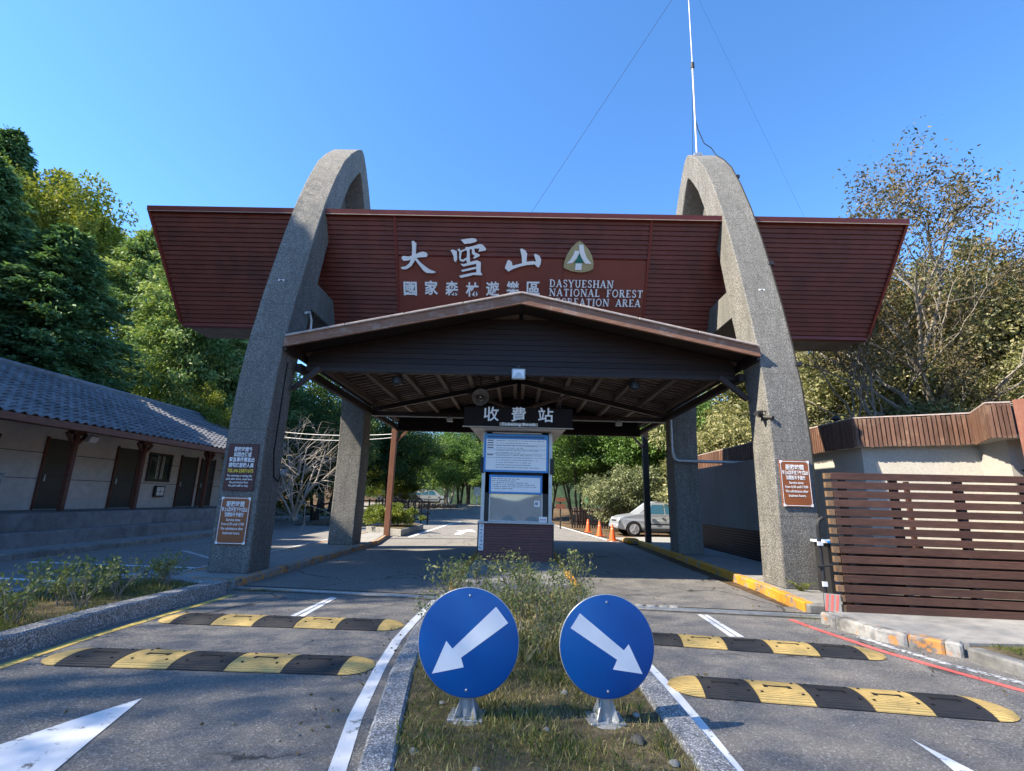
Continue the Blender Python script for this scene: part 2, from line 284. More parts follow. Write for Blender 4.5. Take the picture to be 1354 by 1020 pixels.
mark('arrow_marking',sheet([(-3.0,4.42),(-3.2,4.0),(-3.5,3.2),(-3.75,2.6),(-3.15,2.75),(-3.13,1.2),(-2.8,1.2),(-2.8,2.75),(-2.55,2.7),(-2.68,3.2),(-2.83,3.75)],.006),M_white)
mark('arrow_marking',sheet([(2.96,4.14),(2.93,3.85),(2.87,3.6),(2.92,3.62),(2.8,3.2),(2.55,2.6),(3.0,2.7),(3.0,1.2),(3.25,1.2),(3.25,2.7),(3.5,2.6),(3.2,3.2),(3.03,3.68)],.006),M_white)
mark('lane_line',ribbon(resample([(-4.5,21.6),(-4.35,33),(-3.6,42)],1),.14,.005),M_white)
mark('arrow_marking',sheet([(-2.9,24.0),(-2.55,24.0),(-2.5,26.3),(-2.0,26.0),(-2.45,28.2),(-3.15,26.4),(-2.8,26.5)],.006),M_white)
mark('lane_line',ribbon([(-11,11.6),(-7,11.4)],.14,.005),M_white); mark('lane_line',ribbon([(-9.5,14.6),(-7.0,12.4)],.14,.005),M_whiteworn); mark('lane_line',ribbon([(-7,9.0),(-7.2,20)],.13,.006),M_whiteworn)
mark('lane_line',ribbon([(-10.5,9.6),(-6.8,9.2)],.14,.005),M_white); mark('lane_line',ribbon([(4.2,22.2),(2.9,35)],.12,.005),M_white)
# drain with the sliding-gate rail across the lanes
dr=struct('drain_channel',sheet([(-4.95,9.02),(5.0,8.02),(5.0,8.5),(-4.95,9.5)],.004),M_kerb)
for k,(a,b) in enumerate([(.03,.07),(.40,.44)]): obj('slot',sheet([(-4.9,9.02+a),(4.95,8.02+a),(4.95,8.02+b),(-4.9,9.02+b)],.009),M_hole,dr)
obj('gate_rail',MB().beam((-4.9,9.24,.012),(4.9,8.27,.012),.05,.02),M_galv,dr)
for k in range(8):
    t=.64+k*.017; c=Vector((-4.95,9.3,0)).lerp(Vector((5.0,8.3,0)),t); m=MB(); m.lathe([(.02,0),(.085,.012),(.07,.03),(.02,.038)],7,(c.x+random.uniform(-.03,.03),c.y+random.uniform(-.05,.05),.004)); obj('stone',m,M_pave,dr,smooth=40)
def kerb_run(parent,pts,w,z1,mat,step=.9,side=1,z0=-.05,bev=.018):
    P=resample(pts,step)
    for a,b in zip(P[:-1],P[1:]):
        a,b=Vector(a),Vector(b); d=(b-a).normalized(); nrm=Vector((-d.y,d.x))*side; a2=a+d*.006; b2=b-d*.006; dz=random.uniform(-.008,.008)
        q=[a2,b2,b2+nrm*w,a2+nrm*w]; obj('kerb_stone',MB().prism([(p.x,p.y,z0) for p in q],(0,0,z1-z0+dz)),random.choice(mat) if isinstance(mat,list) else mat,parent,bevel=bev)
# pavements under the gate
pv=struct('pavement',slab([(4.95,8.65),(7.4,8.5),(7.4,20.9),(5.25,20.9),(5.2,16),(5.12,10.7)],-.05,.125),M_pave); kerb_run(pv,[(4.74,8.62),(4.95,10.6),(5.08,16),(5.12,21.3)],.16,.14,M_kyel,.85,-1)
obj('kerb_stone',slab([(4.76,8.5),(5.35,8.45),(5.35,8.6),(4.76,8.61)],-.05,.13),M_kerb,pv,bevel=.02)
pl=struct('pavement',slab([(-6.28,9.55),(-5.15,9.42),(-5.12,11),(-4.98,18),(-5.6,22),(-6.35,22)],-.05,.125),M_pave); kerb_run(pl,[(-4.98,9.38),(-4.95,11),(-4.82,18),(-5.4,22)],.15,.135,M_kora,.9,1); kerb_run(pl,[(-6.42,9.6),(-6.5,22)],.13,.13,M_kora,.95,-1); kerb_run(pl,[(-6.4,9.42),(-5.0,9.26)],.13,.13,M_kora,.7,1)
# booth island
bi=struct('booth_island',slab([(-1.03,9.75),(1.08,9.7),(1.08,18),(-1.03,18)],-.05,.13),M_pave); kerb_run(bi,[(-1.19,9.6),(-1.19,18)],.15,.145,M_kyel,.9,-1); kerb_run(bi,[(1.24,9.55),(1.24,18)],.15,.145,M_kyel,.9,1)
# planted median
mo_l=[(-.72,1.6),(-.88,3.2),(-.97,3.8),(-1.12,4.95),(-1.22,6.4),(-1.24,8.0),(-1.20,9.05)]; mo_r=[(1.40,1.6),(1.385,3.2),(1.365,3.9),(1.35,4.5),(1.33,5.1),(1.29,6.6),(1.25,8.9)]
md=struct('median_bed',slab(offset(mo_l,-.18)+offset(mo_r,.18)[::-1],-.05,.07),M_turf)
def kerb_long(parent,pts,w,z1,mat,side):
    P=resample(pts,.25); Q=offset(P,w*side)
    m=MB(); a=xy(P,-.03); b=xy(P,z1-.02); b2=xy(offset(P,.02*side),z1); c2=xy(offset(P,(w-.02)*side),z1); c=xy(Q,z1-.02); d=xy(Q,-.03)
    for u,v in ((a,b),(b,b2),(b2,c2),(c2,c),(c,d)): m.strip(u,v)
    return obj('kerb',m,mat,parent,smooth=70)
kerb_long(md,mo_l,.21,.105,M_aggw,-1); kerb_long(md,mo_r,.23,.105,M_aggw,1)
# left planter bed
po=[(-4.92,2.0),(-5.0,5.2),(-5.02,6.6),(-4.86,8.2),(-4.82,8.72)]; pb=struct('planter_bed',slab(offset(po,.2)+[(-5.4,8.75),(-6.2,9.2),(-7.0,8.9),(-7.3,2.0)],-.05,.15),M_turf)
kerb_long(pb,po,.24,.21,M_aggw,1); kerb_long(pb,[(-4.82,8.74),(-5.3,8.82),(-6.2,9.3)],.2,.2,M_aggw,1); kerb_long(pb,[(-6.2,9.3),(-7.1,9.0),(-7.4,2.0)],.2,.2,M_aggw,-1)
# right front pavement
fp=struct('pavement',slab([(4.78,7.65),(4.88,7.0),(5.3,6.5),(5.45,6.42),(12,6.6),(12,9),(4.95,8.3)],-.05,.125),M_pave); kerb_run(fp,[(4.53,7.85),(4.56,7.55),(4.68,6.95),(5.1,6.36),(5.22,6.24)],.2,.15,[M_kmix,M_kora,M_kmix],.42,1,bev=.025); kerb_run(fp,[(5.22,6.22),(5.27,5.6),(5.6,4.6),(6.4,3)],.18,.13,M_kerb,.8,1,bev=.025)
gp=struct('grass_verge',slab([(5.42,6.36),(5.46,5.65),(5.8,4.7),(6.6,3.1),(12,3),(12,6.5)],-.05,.11),M_turf)
# left pavement and verge beyond the gate
lp=struct('pavement',slab([(-12.6,2),(-11.75,2),(-11.75,24),(-12.6,24)],-.05,.15),M_pave); kerb_run(lp,[(-11.55,2),(-11.55,24)],.19,.155,M_kerb,1.2,1)
ver=struct('verge',sheet([(4.7,22),(10,22),(10,60),(-.5,60),(2.8,40),(3.0,35)],.012),M_litter)
obj('parking_apron',sheet([(4.9,21.2),(12,21.5),(12,28),(4.6,24.6)],.02),M_pave,ver)
# ---------------------------------------------------------------- speed bumps
def bump_seg(L,W,H,x0,n=8,cap=0):
    m=MB(); nxs=6 if cap else 1; rows=[]
    for i in range(nxs+1):
        t=i/nxs; x=x0+L*t*(cap if cap else 1); w=W*math.sqrt(max(0,1-t*t)) if cap else W; w=max(w,.04); hh=H*(1-(t**2)*.92) if cap else H
        rows.append([(x,-w/2+w*k/n,.002+hh*math.sin(math.pi*k/n)**.6) for k in range(n+1)])
    for a,b in zip(rows[:-1],rows[1:]): m.strip(a,b)
    for r in (rows[0],rows[-1]): m.add(r,[tuple(range(len(r)))])
    return m
segm={}; 
def speed_bump(p,q,label):
    p,q=Vector(p),Vector(q); L=(q-p).length; t=thing('speed_bump',label,'speed bump',((p.x+q.x)/2,(p.y+q.y)/2,.006),math.atan2(q.y-p.y,q.x-p.x),'rubber speed bumps across the lanes')
    s=(L-.56)/5
    for k in range(5):
        key=(round(s,3),k%2)
        if key not in segm: segm[key]=mesh('rubber_segment',bump_seg(s-.008,.54,.05,-s/2+.004),M_ruby if k%2 else M_rubk,50)
        o=link('rubber_segment',segm[key],t); o.location.x=(k-2)*s
        if ('slot',) not in segm:
            m=MB().box(-.11,.11,-.012,.022,.045,.0522); m.box(-.12,-.085,-.035,.03,.04,.0520); m.box(.085,.12,-.035,.03,.04,.0520); segm[('slot',)]=mesh('slot',m,M_hole)
            m=MB().lathe([(.014,0),(.014,.008)],8); segm[('bolt',)]=mesh('bolt',m,M_hole)
        o2=link('slot',segm[('slot',)],o)
        for bx,by in ((-.17,-.13),(.17,-.13),(-.17,.13),(.17,.13)): o3=link('bolt',segm[('bolt',)],o); o3.location=(bx,by,.040)
    for sd in (-1,1): obj('end_cap',bump_seg(.28,.54,.05,sd*2.5*s,cap=sd),M_ruby,t,smooth=50)
    return t
speed_bump((-4.64,5.36),(-1.36,5.34),'nearer black and yellow rubber speed bump in left lane, beside the painted arrow')
speed_bump((-4.66,6.98),(-1.43,6.93),'farther black and yellow rubber speed bump in left lane, close to the pebble planter end')
speed_bump((1.46,5.10),(4.27,4.72),'nearer black and yellow rubber speed bump in right lane, starting beside the right arrow sign')
speed_bump((1.30,6.74),(4.32,6.28),'farther black and yellow rubber speed bump in right lane, ending at the red line')
# ---------------------------------------------------------------- concrete arches
YC=13.55
OUT=[(3.55,.02),(3.57,1.4),(3.585,2.8),(3.49,4.0),(3.32,5.0),(3.09,6.0),(2.82,7.0),(2.51,8.05),(2.16,9.1),(1.75,10.1),(1.30,11.0),(.84,11.62),(.42,12.08),(.15,12.31),(0,12.36)]
INN=[(2.68,.02),(2.72,1.4),(2.74,2.75),(2.70,3.9),(2.54,4.85),(2.28,5.85),(2.03,6.9),(1.80,7.9),(1.46,8.95),(1.10,9.8),(.74,10.6),(.42,11.08),(.18,11.4),(.05,11.52),(0,11.55)]
def arch(sx,label):
    t=thing('concrete_arch',label,'arch',(sx*5.58,YC,.1),0,'concrete arches of the gateway')
    o=[(-d,z) for d,z in OUT]+[(d,z) for d,z in OUT[::-1][1:]]; i=[(-d,z) for d,z in INN]+[(d,z) for d,z in INN[::-1][1:]]
    def sub(c):
        r=[]
        for a,b in zip(c[:-1],c[1:]): r+=[a,((a[0]+b[0])/2,(a[1]+b[1])/2)]
        return r+[c[-1]]
    n=len(o); xa,xb=-.4,.4; m=MB(); vs=[]
    for c in (o,i):
        for x in (xa,xb): vs+=[(x,y,z) for y,z in c]
    fs=[]
    for k in range(n-1):
        fs+=[(k,k+1,n+k+1,n+k),(2*n+k,3*n+k,3*n+k+1,2*n+k+1),(k,2*n+k,2*n+k+1,k+1),(n+k,n+k+1,3*n+k+1,3*n+k)]
    fs+=[(0,n,3*n,2*n),(n-1,3*n-1,4*n-1,2*n-1)]
    m.add(vs,fs); b=obj('leg_frame',m,M_agg,t,smooth=25,bevel=.025,seg=2)
    obj('crossbar',MB().box(-.394,.394,-2.25,2.25,6.02,6.80),M_agg,t,bevel=.02)
    pn=[(y*1.02,z) for y,z in i if z>8.7]; obj('infill_panel',MB().prism([(sx*.22,y,z) for y,z in pn],(sx*.1,0,0)),M_agg,t)
    return t
AL=arch(-1,'left grey exposed-aggregate concrete arch carrying two brown notice plates'); AR=arch(1,'right grey exposed-aggregate concrete arch with sunlit inner side and antenna on top')
def plate(arch_x,x0,x1,z0,z1,y,mat,lines,label,cat='sign',frame=True):
    cx=(x0+x1)/2; t=thing('notice_plate',label,cat,(cx,y,z0),0,'brown notice plates on the arch legs'); w=(x1-x0)/2; h=z1-z0
    obj('plate',MB().box(-w,w,-.02,.0,0,h),mat,t,bevel=.004)
    if frame:
        r=.07; m=MB(); A=[];B=[]
        for cx2,cz,a0 in ((w-.018-r,h-.018-r,0),(-w+.018+r,h-.018-r,90),(-w+.018+r,.018+r,180),(w-.018-r,.018+r,270)):
            for k in range(5):
                a=R_(a0+k*22.5); A.append((cx2+r*math.cos(a),-.0235,cz+r*math.sin(a))); B.append((cx2+(r-.011)*math.cos(a),-.0235,cz+(r-.011)*math.sin(a)))
        A.append(A[0]);B.append(B[0]); m.strip(A,B); obj('border',m,M_swhite,t)
        for sx in (-1,1):
            for z,sz in ((.006,1),(h-.006,-1)): obj('corner',MB().add([(sx*(w-.006),-.0232,z),(sx*(w-.07),-.0232,z),(sx*(w-.006),-.0232,z+sz*.064)],[(0,1,2)]),M_swhite,t)
    for s,zc,hh,wmax,mt,off in lines: text(s,hh,mt,t,(0,-.024,zc),wmax=wmax,off=off)
    return t
def text(s,size,mat,parent,loc,xd=(1,0,0),yd=(0,0,1),ext=.001,wmax=None,off=0,align='CENTER',name='lettering',sp=1):
    c=bpy.data.curves.new('t','FONT'); c.body=s; c.size=size; c.extrude=ext; c.align_x=align; c.align_y='CENTER'; c.offset=off*size; c.resolution_u=2; c.space_character=sp
    o=bpy.data.objects.new('t',c); COL.objects.link(o); dg=bpy.context.evaluated_depsgraph_get(); me=bpy.data.meshes.new_from_object(o.evaluated_get(dg)); bpy.data.objects.remove(o); bpy.data.curves.remove(c)
    co=np.zeros(len(me.vertices)*3); me.vertices.foreach_get('co',co); co=co.reshape(-1,3); k=1
    if wmax: k=wmax/max(1e-6,co[:,0].max()-co[:,0].min())
    xd,yd=np.array(xd,float),np.array(yd,float); zd=np.cross(xd,yd); co=co[:,:1]*k*xd+co[:,1:2]*yd+co[:,2:]*zd+np.array(loc); me.vertices.foreach_set('co',co.ravel()); me.update()
    me.materials.clear(); me.materials.append(mat); me.name=name; return link(name,me,parent)
HRS=[('服務時間',.765,.11,.36,M_swhite,.018),('早上6點半至下午5點止',.66,.088,.52,M_swhite,.016),('餘間恕不予進行',.56,.088,.38,M_swhite,.016),('Service time',.465,.072,.28,M_swhite,.008),('from 6:30 until 17:00',.385,.072,.45,M_swhite,.008),('No admittance after',.30,.072,.44,M_swhite,.008),('business hours.',.215,.072,.34,M_swhite,.008)]
ARCH_Y=10.0
plate(1,5.27,5.87,1.66,2.57,ARCH_Y-.035,M_brown,HRS,'brown service-hours plate with white border on the right arch leg')
plate(-1,-5.88,-5.28,.66,1.57,ARCH_Y-.025,M_brown,HRS,'brown service-hours plate with white border, lower one on the left arch leg')
plate(-1,-5.89,-5.27,1.69,2.63,ARCH_Y-.035,M_maroon,[('服務時間外',.82,.098,.37,M_swhite,.018),('如因住宿或',.715,.098,.36,M_swhite,.018),('緊急事件需進出',.61,.098,.51,M_swhite,.018),('請聯絡服務人員',.50,.098,.51,M_swhite,.018),('TEL:04-25871675',.39,.095,.53,M_syel,.02),('For entering or exiting the',.295,.06,.50,M_swhite,.01),('park after hours, email here',.23,.06,.53,M_swhite,.01),('the permission from',.165,.06,.38,M_swhite,.01),('the park staff on duty',.10,.06,.40,M_swhite,.01)],'dark maroon plate with yellow telephone number, upper one on the left arch leg',frame=False)
# ---------------------------------------------------------------- sign beam
def by(z,off=0): return 11.38+.55*(9.09-z)-off
BN=Vector((0,-1,-.55)).normalized(); BU=Vector((0,-.55,1)).normalized()
sb=thing('sign_beam','long dark red slatted trough-shaped sign beam carrying white lettering across the arches','sign beam',(0,13.5,6.15))
def bobj(name,mb,mat,**k):
    o=obj(name,mb,mat,sb,**k); o.matrix_parent_inverse=Matrix.Translation((0,-13.5,-6.15)); return o
ZT,ZB=8.94,6.22
def bex(z,sd): return (9.97 if sd>0 else -9.88)-sd*.38*(ZT-z)/(ZT-ZB)
sec=[(by(ZT)+.06,ZT),(by(ZB)+.06,ZB),(2*YC-by(ZB)-.06,ZB),(2*YC-by(ZT)-.06,ZT)]
m=MB(); A=[(bex(z,-1)+.02,y,z) for y,z in sec]; B=[(bex(z,1)-.02,y,z) for y,z in sec]; m.add(A+B,[(0,1,2,3),(4,7,6,5),(0,4,5,1),(1,5,6,2),(2,6,7,3),(3,7,4,0)]); bobj('core',m,M_soffit)
NR=24; dz=(ZT-.09-ZB-.07)/NR
def slat(x0,x1,z0,z1,x0b=None,x1b=None):
    m=MB(); q=[]
    for z,xa,xb,fo in ((z1,x0,x1,.012),(z0,x0b if x0b is not None else x0,x1b if x1b is not None else x1,.045)):
        for f in (fo,-.02): q+= [(xa,by(z)-f,z),(xb,by(z)-f,z)]
    m.add(q,[(0,1,5,4),(2,6,7,3),(0,2,3,1),(4,5,7,6),(0,4,6,2),(1,3,7,5)]); return m
for k in range(NR):
    z1=ZT-.09-k*dz; z0=z1-dz+.004
    bobj('slat',slat(bex(z1,-1),-3.40,z0,z1,bex(z0,-1)),M_siding); bobj('slat',slat(3.42,bex(z1,1),z0,z1,None,bex(z0,1)),M_siding)
    if z0>7.92 or z1<6.62: bobj('slat',slat(-3.34,3.36,z0,z1),M_siding)
zs=[k for k in range(NR) if not((ZT-.09-k*dz-dz+.004)>7.92 or (ZT-.09-k*dz)<6.62)]; zt=ZT-.09-zs[0]*dz; zb=ZT-.09-(zs[-1]+1)*dz
for a,b in ((-3.34,-1.12),(-1.11,1.12),(1.13,3.36)): bobj('sign_panel',slat(a,b,zb+.02,zt-.02),M_board)
bobj('panel_trim',slat(-3.34,3.36,zt-.018,zt+.02),M_trim)
for x in (-3.37,3.39): m=MB(); m.add([(x-.035,by(ZT-.08,.055),ZT-.08),(x+.035,by(ZT-.08,.055),ZT-.08),(x+.035,by(ZB+.06,.055),ZB+.06),(x-.035,by(ZB+.06,.055),ZB+.06),(x-.035,by(ZT-.08,-.01),ZT-.08),(x+.035,by(ZT-.08,-.01),ZT-.08),(x+.035,by(ZB+.06,-.01),ZB+.06),(x-.035,by(ZB+.06,-.01),ZB+.06)],[(0,1,2,3),(0,4,5,1),(3,2,6,7),(0,3,7,4),(1,5,6,2)]); bobj('seam_trim',m,M_trim)
bobj('top_cap',MB().prism([(bex(ZT,-1)-.03,by(ZT)-.07,ZT-.10),(bex(ZT,-1)-.03,by(ZT)-.10,ZT+.03),(bex(ZT,-1)-.03,by(ZT)+.2,ZT+.05),(bex(ZT,-1)-.03,by(ZT)+.2,ZT-.10)],(bex(ZT,1)-bex(ZT,-1)+.06,0,0)),M_trim)
bobj('cap_strip',MB().box(bex(ZT,-1),bex(ZT,1),by(ZT)-.085,by(ZT)-.071,ZT-.115,ZT-.10),M_brass)
bobj('bottom_trim',MB().box(bex(ZB,-1)-.02,bex(ZB,1)+.02,by(ZB)-.05,by(ZB)+.12,ZB-.03,ZB+.065),M_trim)
bobj('rear_trim',MB().box(bex(ZT,-1),bex(ZT,1),2*YC-by(ZT)-.1,2*YC-by(ZT)+.05,ZT-.2,ZT+.04),M_trim)
for sd in (-1,1):
    p=[(bex(z,sd)+sd*.02,by(z,.05),z) for z in (ZT-.08,ZB+.06)]; m=MB().beam(p[0],p[1],.06,.07,(1,0,0)); bobj('end_trim',m,M_trim)
DA=[[(-2.927,8.312),(-2.892,8.333),(-2.81,8.275),(-2.833,8.037),(-2.869,7.877),(-2.963,7.755),(-3.09,7.683),(-3.195,7.678),(-3.251,7.71),(-3.231,7.729),(-3.106,7.752),(-3.008,7.827),(-2.942,7.956),(-2.922,8.163)],[(-3.21,7.959),(-3.171,7.987),(-3.039,7.973),(-2.887,8.005),(-2.734,8.068),(-2.639,8.091),(-2.545,8.066),(-2.515,8.019),(-2.548,7.97),(-2.738,7.959),(-2.909,7.924),(-3.043,7.882),(-3.157,7.872),(-3.209,7.911)],[(-2.88,7.933),(-2.814,7.942),(-2.723,7.847),(-2.612,7.769),(-2.481,7.69),(-2.34,7.644),(-2.308,7.62),(-2.389,7.601),(-2.56,7.608),(-2.644,7.663),(-2.762,7.798)]]
XUE=[[(-1.623,8.372),(-1.489,8.393),(-1.321,8.416),(-1.228,8.402),(-1.194,8.364),(-1.228,8.329),(-1.359,8.298),(-1.527,8.28),(-1.573,8.326)],[(-1.895,8.132),(-1.847,8.152),(-1.731,8.119),(-1.722,7.944),(-1.757,7.867),(-1.804,7.895),(-1.827,8.022)],[(-1.716,8.159),(-1.659,8.175),(-1.632,8.128),(-1.537,8.161),(-1.434,8.211),(-1.265,8.245),(-1.116,8.286),(-1.041,8.272),(-0.947,8.187),(-0.966,8.139),(-1.153,8.115),(-1.125,8.184),(-1.266,8.182),(-1.472,8.147),(-1.604,8.097),(-1.679,8.112)],[(-1.5,8.217),(-1.415,8.211),(-1.387,8.156),(-1.38,7.87),(-1.446,7.836),(-1.474,7.9),(-1.454,8.092)],[(-1.66,8.12),(-1.594,8.129),(-1.614,8.025),(-1.634,7.945),(-1.568,7.923),(-1.473,7.98),(-1.464,7.924),(-1.568,7.875),(-1.653,7.905),(-1.671,7.977)],[(-1.331,8.181),(-1.266,8.182),(-1.247,8.095),(-1.125,8.049),(-1.115,8.018),(-1.266,7.951),(-1.294,7.975),(-1.247,8.016),(-1.322,8.062)],[(-1.635,7.833),(-1.55,7.827),(-1.304,7.895),(-1.191,7.918),(-1.087,7.875),(-1.096,7.633),(-1.21,7.631),(-1.21,7.84),(-1.38,7.805),(-1.55,7.77),(-1.598,7.794)],[(-1.618,7.689),(-1.532,7.706),(-1.2,7.776),(-1.2,7.728),(-1.399,7.684),(-1.571,7.649),(-1.608,7.665)],[(-1.667,7.558),(-1.59,7.576),(-1.324,7.629),(-1.096,7.649),(-1.049,7.601),(-1.068,7.577),(-1.286,7.581),(-1.476,7.537),(-1.619,7.507),(-1.657,7.529)]]
SHAN=[[(-0.044,8.189),(-0.003,8.204),(0.093,8.165),(0.147,8.086),(0.132,7.89),(0.018,7.843),(0.002,8.03)],[(-0.445,7.754),(-0.374,7.926),(-0.332,7.941),(-0.258,7.892),(-0.239,7.812),(-0.025,7.86),(0.142,7.908),(0.31,7.925),(0.374,7.912),(0.345,7.848),(0.145,7.832),(-0.023,7.797),(-0.212,7.74),(-0.348,7.675)],[(0.326,8.071),(0.367,8.093),(0.474,8.047),(0.523,7.968),(0.513,7.86),(0.463,7.778),(0.409,7.805),(0.344,7.857),(0.384,7.93)]]
LOGO=[[(1.535,8.399),(1.65,8.322),(1.783,8.201),(1.876,8.061),(1.926,7.902),(1.922,7.776),(1.816,7.72),(1.65,7.69),(1.523,7.688),(1.353,7.712),(1.203,7.755),(1.127,7.799),(1.15,7.942),(1.215,8.103),(1.322,8.246),(1.44,8.354)],[(1.409,8.174),(1.524,8.176),(1.518,8.108),(1.462,8.001),(1.363,7.901),(1.206,7.881),(1.296,7.963),(1.373,8.079)],[(1.509,8.311),(1.626,8.313),(1.66,8.164),(1.733,8.023),(1.868,7.886),(1.699,7.894),(1.608,8.003),(1.538,8.126)],[(1.527,8.126),(1.575,8.038),(1.667,7.901),(1.405,7.896),(1.483,8.001)],[(1.448,7.89),(1.611,7.893),(1.61,7.744),(1.44,7.741)]]
def stroke_sign(polys,mat,name,dep=.05,d0=.055):
    out=[]
    for k,p in enumerate(polys):
        q=[Vector((x,by(z),z))+BN*(d0+k*.0016) for x,z in p]; m=MB().prism(q,BN*dep); out.append(m)
    mm=MB()
    for m in out: mm.add(m.v,m.f)
    return bobj(name,mm,mat)
for nm,gl in (('lettering',DA),('lettering',XUE),('lettering',SHAN)): stroke_sign(gl,M_letter,nm)
stroke_sign(LOGO[:1],M_logo,'emblem_shield',.04); stroke_sign(LOGO[3:4],M_logog,'emblem_tree',.012,.097)
for gph in (LOGO[1],LOGO[2],LOGO[4]): stroke_sign([gph],M_letter,'emblem_shape',.018,.097)
# small characters and serif lines lie in the plane of the slats
def btext(s,size,x,z,wmax=None,off=.02,ext=.012,shear=0):
    o=text(s,size,M_letter,sb,Vector((x,by(z),z))+BN*.062,(1,0,0),tuple(BU),ext,wmax,off); o.matrix_parent_inverse=Matrix.Translation((0,-13.5,-6.15)); return o
for s,x,z in zip('國家森林遊樂區',[-3.02,-2.45,-1.88,-1.32,-.77,-.22,.33],[7.21,7.23,7.23,7.21,7.24,7.25,7.27]): btext(s,.40,x,z,.36,.022)
TK,TN=.17,.085
def serif(cs):
    return cs
SF={'D':(.8,[('s',.17),('c',[(.1,.955),(.36,.955),(.58,.84),(.67,.5),(.58,.16),(.36,.045),(.1,.045)],.12)]),
'A':(.8,[('l',(.10,0),(.38,1),TN),('l',(.36,1),(.68,0),TK),('l',(.18,.33),(.56,.33),TN),('f',.10,0),('f',.68,0)]),
'S':(.62,[('c',[(.5,.76),(.44,.93),(.28,.96),(.12,.86),(.13,.66),(.45,.42),(.52,.22),(.4,.06),(.22,.03),(.09,.24)],.13)]),
'Y':(.76,[('l',(.08,1),(.38,.46),TK),('l',(.68,1),(.38,.46),TN),('l',(.38,0),(.38,.5),TK),('f',.38,0),('f',.08,1),('f',.68,1)]),
'U':(.82,[('c',[(.17,1),(.17,.3),(.26,.08),(.43,.03),(.58,.1),(.64,.3),(.64,1)],.13),('f',.17,1),('f',.64,1)]),
'E':(.66,[('s',.17),('l',(.1,.955),(.56,.955),TN),('l',(.1,.5),(.46,.5),TN),('l',(.1,.045),(.58,.045),TN),('l',(.545,.8),(.545,1),.07),('l',(.565,0),(.565,.22),.07)]),
'H':(.86,[('s',.17),('s',.69),('l',(.17,.5),(.69,.5),TN)]),'N':(.88,[('l',(.15,0),(.15,1),TN),('l',(.15,1),(.72,0),TK),('l',(.72,0),(.72,1),TN),('f',.15,0),('f',.12,1),('f',.72,1)]),
'T':(.72,[('l',(.36,0),(.36,1),TK),('f',.36,0),('l',(.06,.955),(.66,.955),TN),('l',(.085,.76),(.085,1),.07),('l',(.635,.76),(.635,1),.07)]),'I':(.36,[('s',.18)]),
'O':(.84,[('c',[(.42+.32*math.cos(a),.5+.47*math.sin(a)) for a in [k*math.pi/8 for k in range(17)]],.12)]),'L':(.66,[('s',.17),('l',(.1,.045),(.58,.045),TN),('l',(.565,0),(.565,.24),.07)]),
'F':(.62,[('s',.17),('l',(.1,.955),(.56,.955),TN),('l',(.1,.5),(.46,.5),TN),('l',(.545,.78),(.545,1),.07)]),
'R':(.78,[('s',.17),('c',[(.1,.955),(.4,.955),(.54,.85),(.54,.65),(.4,.53),(.15,.53)],.11),('l',(.34,.53),(.66,0),TK),('f',.66,0)]),
'C':(.74,[('c',[(.62,.72),(.56,.9),(.4,.96),(.22,.87),(.12,.5),(.22,.13),(.4,.04),(.56,.1),(.65,.28)],.12)])}
def serif_line(s,x0,z0,h,wid,gap=.09):
    tot=sum(SF[c][0]+gap if c!=' ' else .75 for c in s); kx=wid/tot; polys=[]; x=0
    for c in s:
        if c==' ': x+=.75; continue
        w,st=SF[c]
        for e in st:
            def lin(a,b,t):
                a,b=Vector(a),Vector(b); d=(b-a).normalized(); n=Vector((-d.y,d.x))*t/2; return [a+n,b+n,b-n,a-n]
            if e[0]=='s': polys.append([(p,x) for p in lin((e[1],0),(e[1],1),TK)]); [polys.append([(p,x) for p in lin((e[1]-.16,zz),(e[1]+.16,zz),.07)]) for zz in (.035,.965)]
            elif e[0]=='l': polys.append([(p,x) for p in lin(e[1],e[2],e[3])])
            elif e[0]=='f': zz=.035 if e[2]==0 else .965; polys.append([(p,x) for p in lin((e[1]-.15,zz),(e[1]+.15,zz),.07)])
            else:
                o1=offset(e[1],e[2]/2); o2=offset(e[1],-e[2]/2)
                for k in range(len(o1)-1): polys.append([(Vector(p),x) for p in (o1[k],o1[k+1],o2[k+1],o2[k])])
        x+=w+gap
    mm=MB(); hz=h*BU.z
    for k,p in enumerate(polys):
        q=[]
        for v,xo in p:
            z=z0+v[1]*hz; q.append(Vector((x0+(v[0]+xo)*kx,by(z),z))+BN*(.056+(k%7)*.0013))
        m=MB().prism(q,BN*.03); mm.add(m.v,m.f)
    bobj('lettering',mm,M_letter)
serif_line('DASYUESHAN',.77,7.335,.20,1.75); serif_line('NATIONAL FOREST',.77,7.125,.20,2.56); serif_line('RECREATION AREA',.77,6.905,.20,2.52)
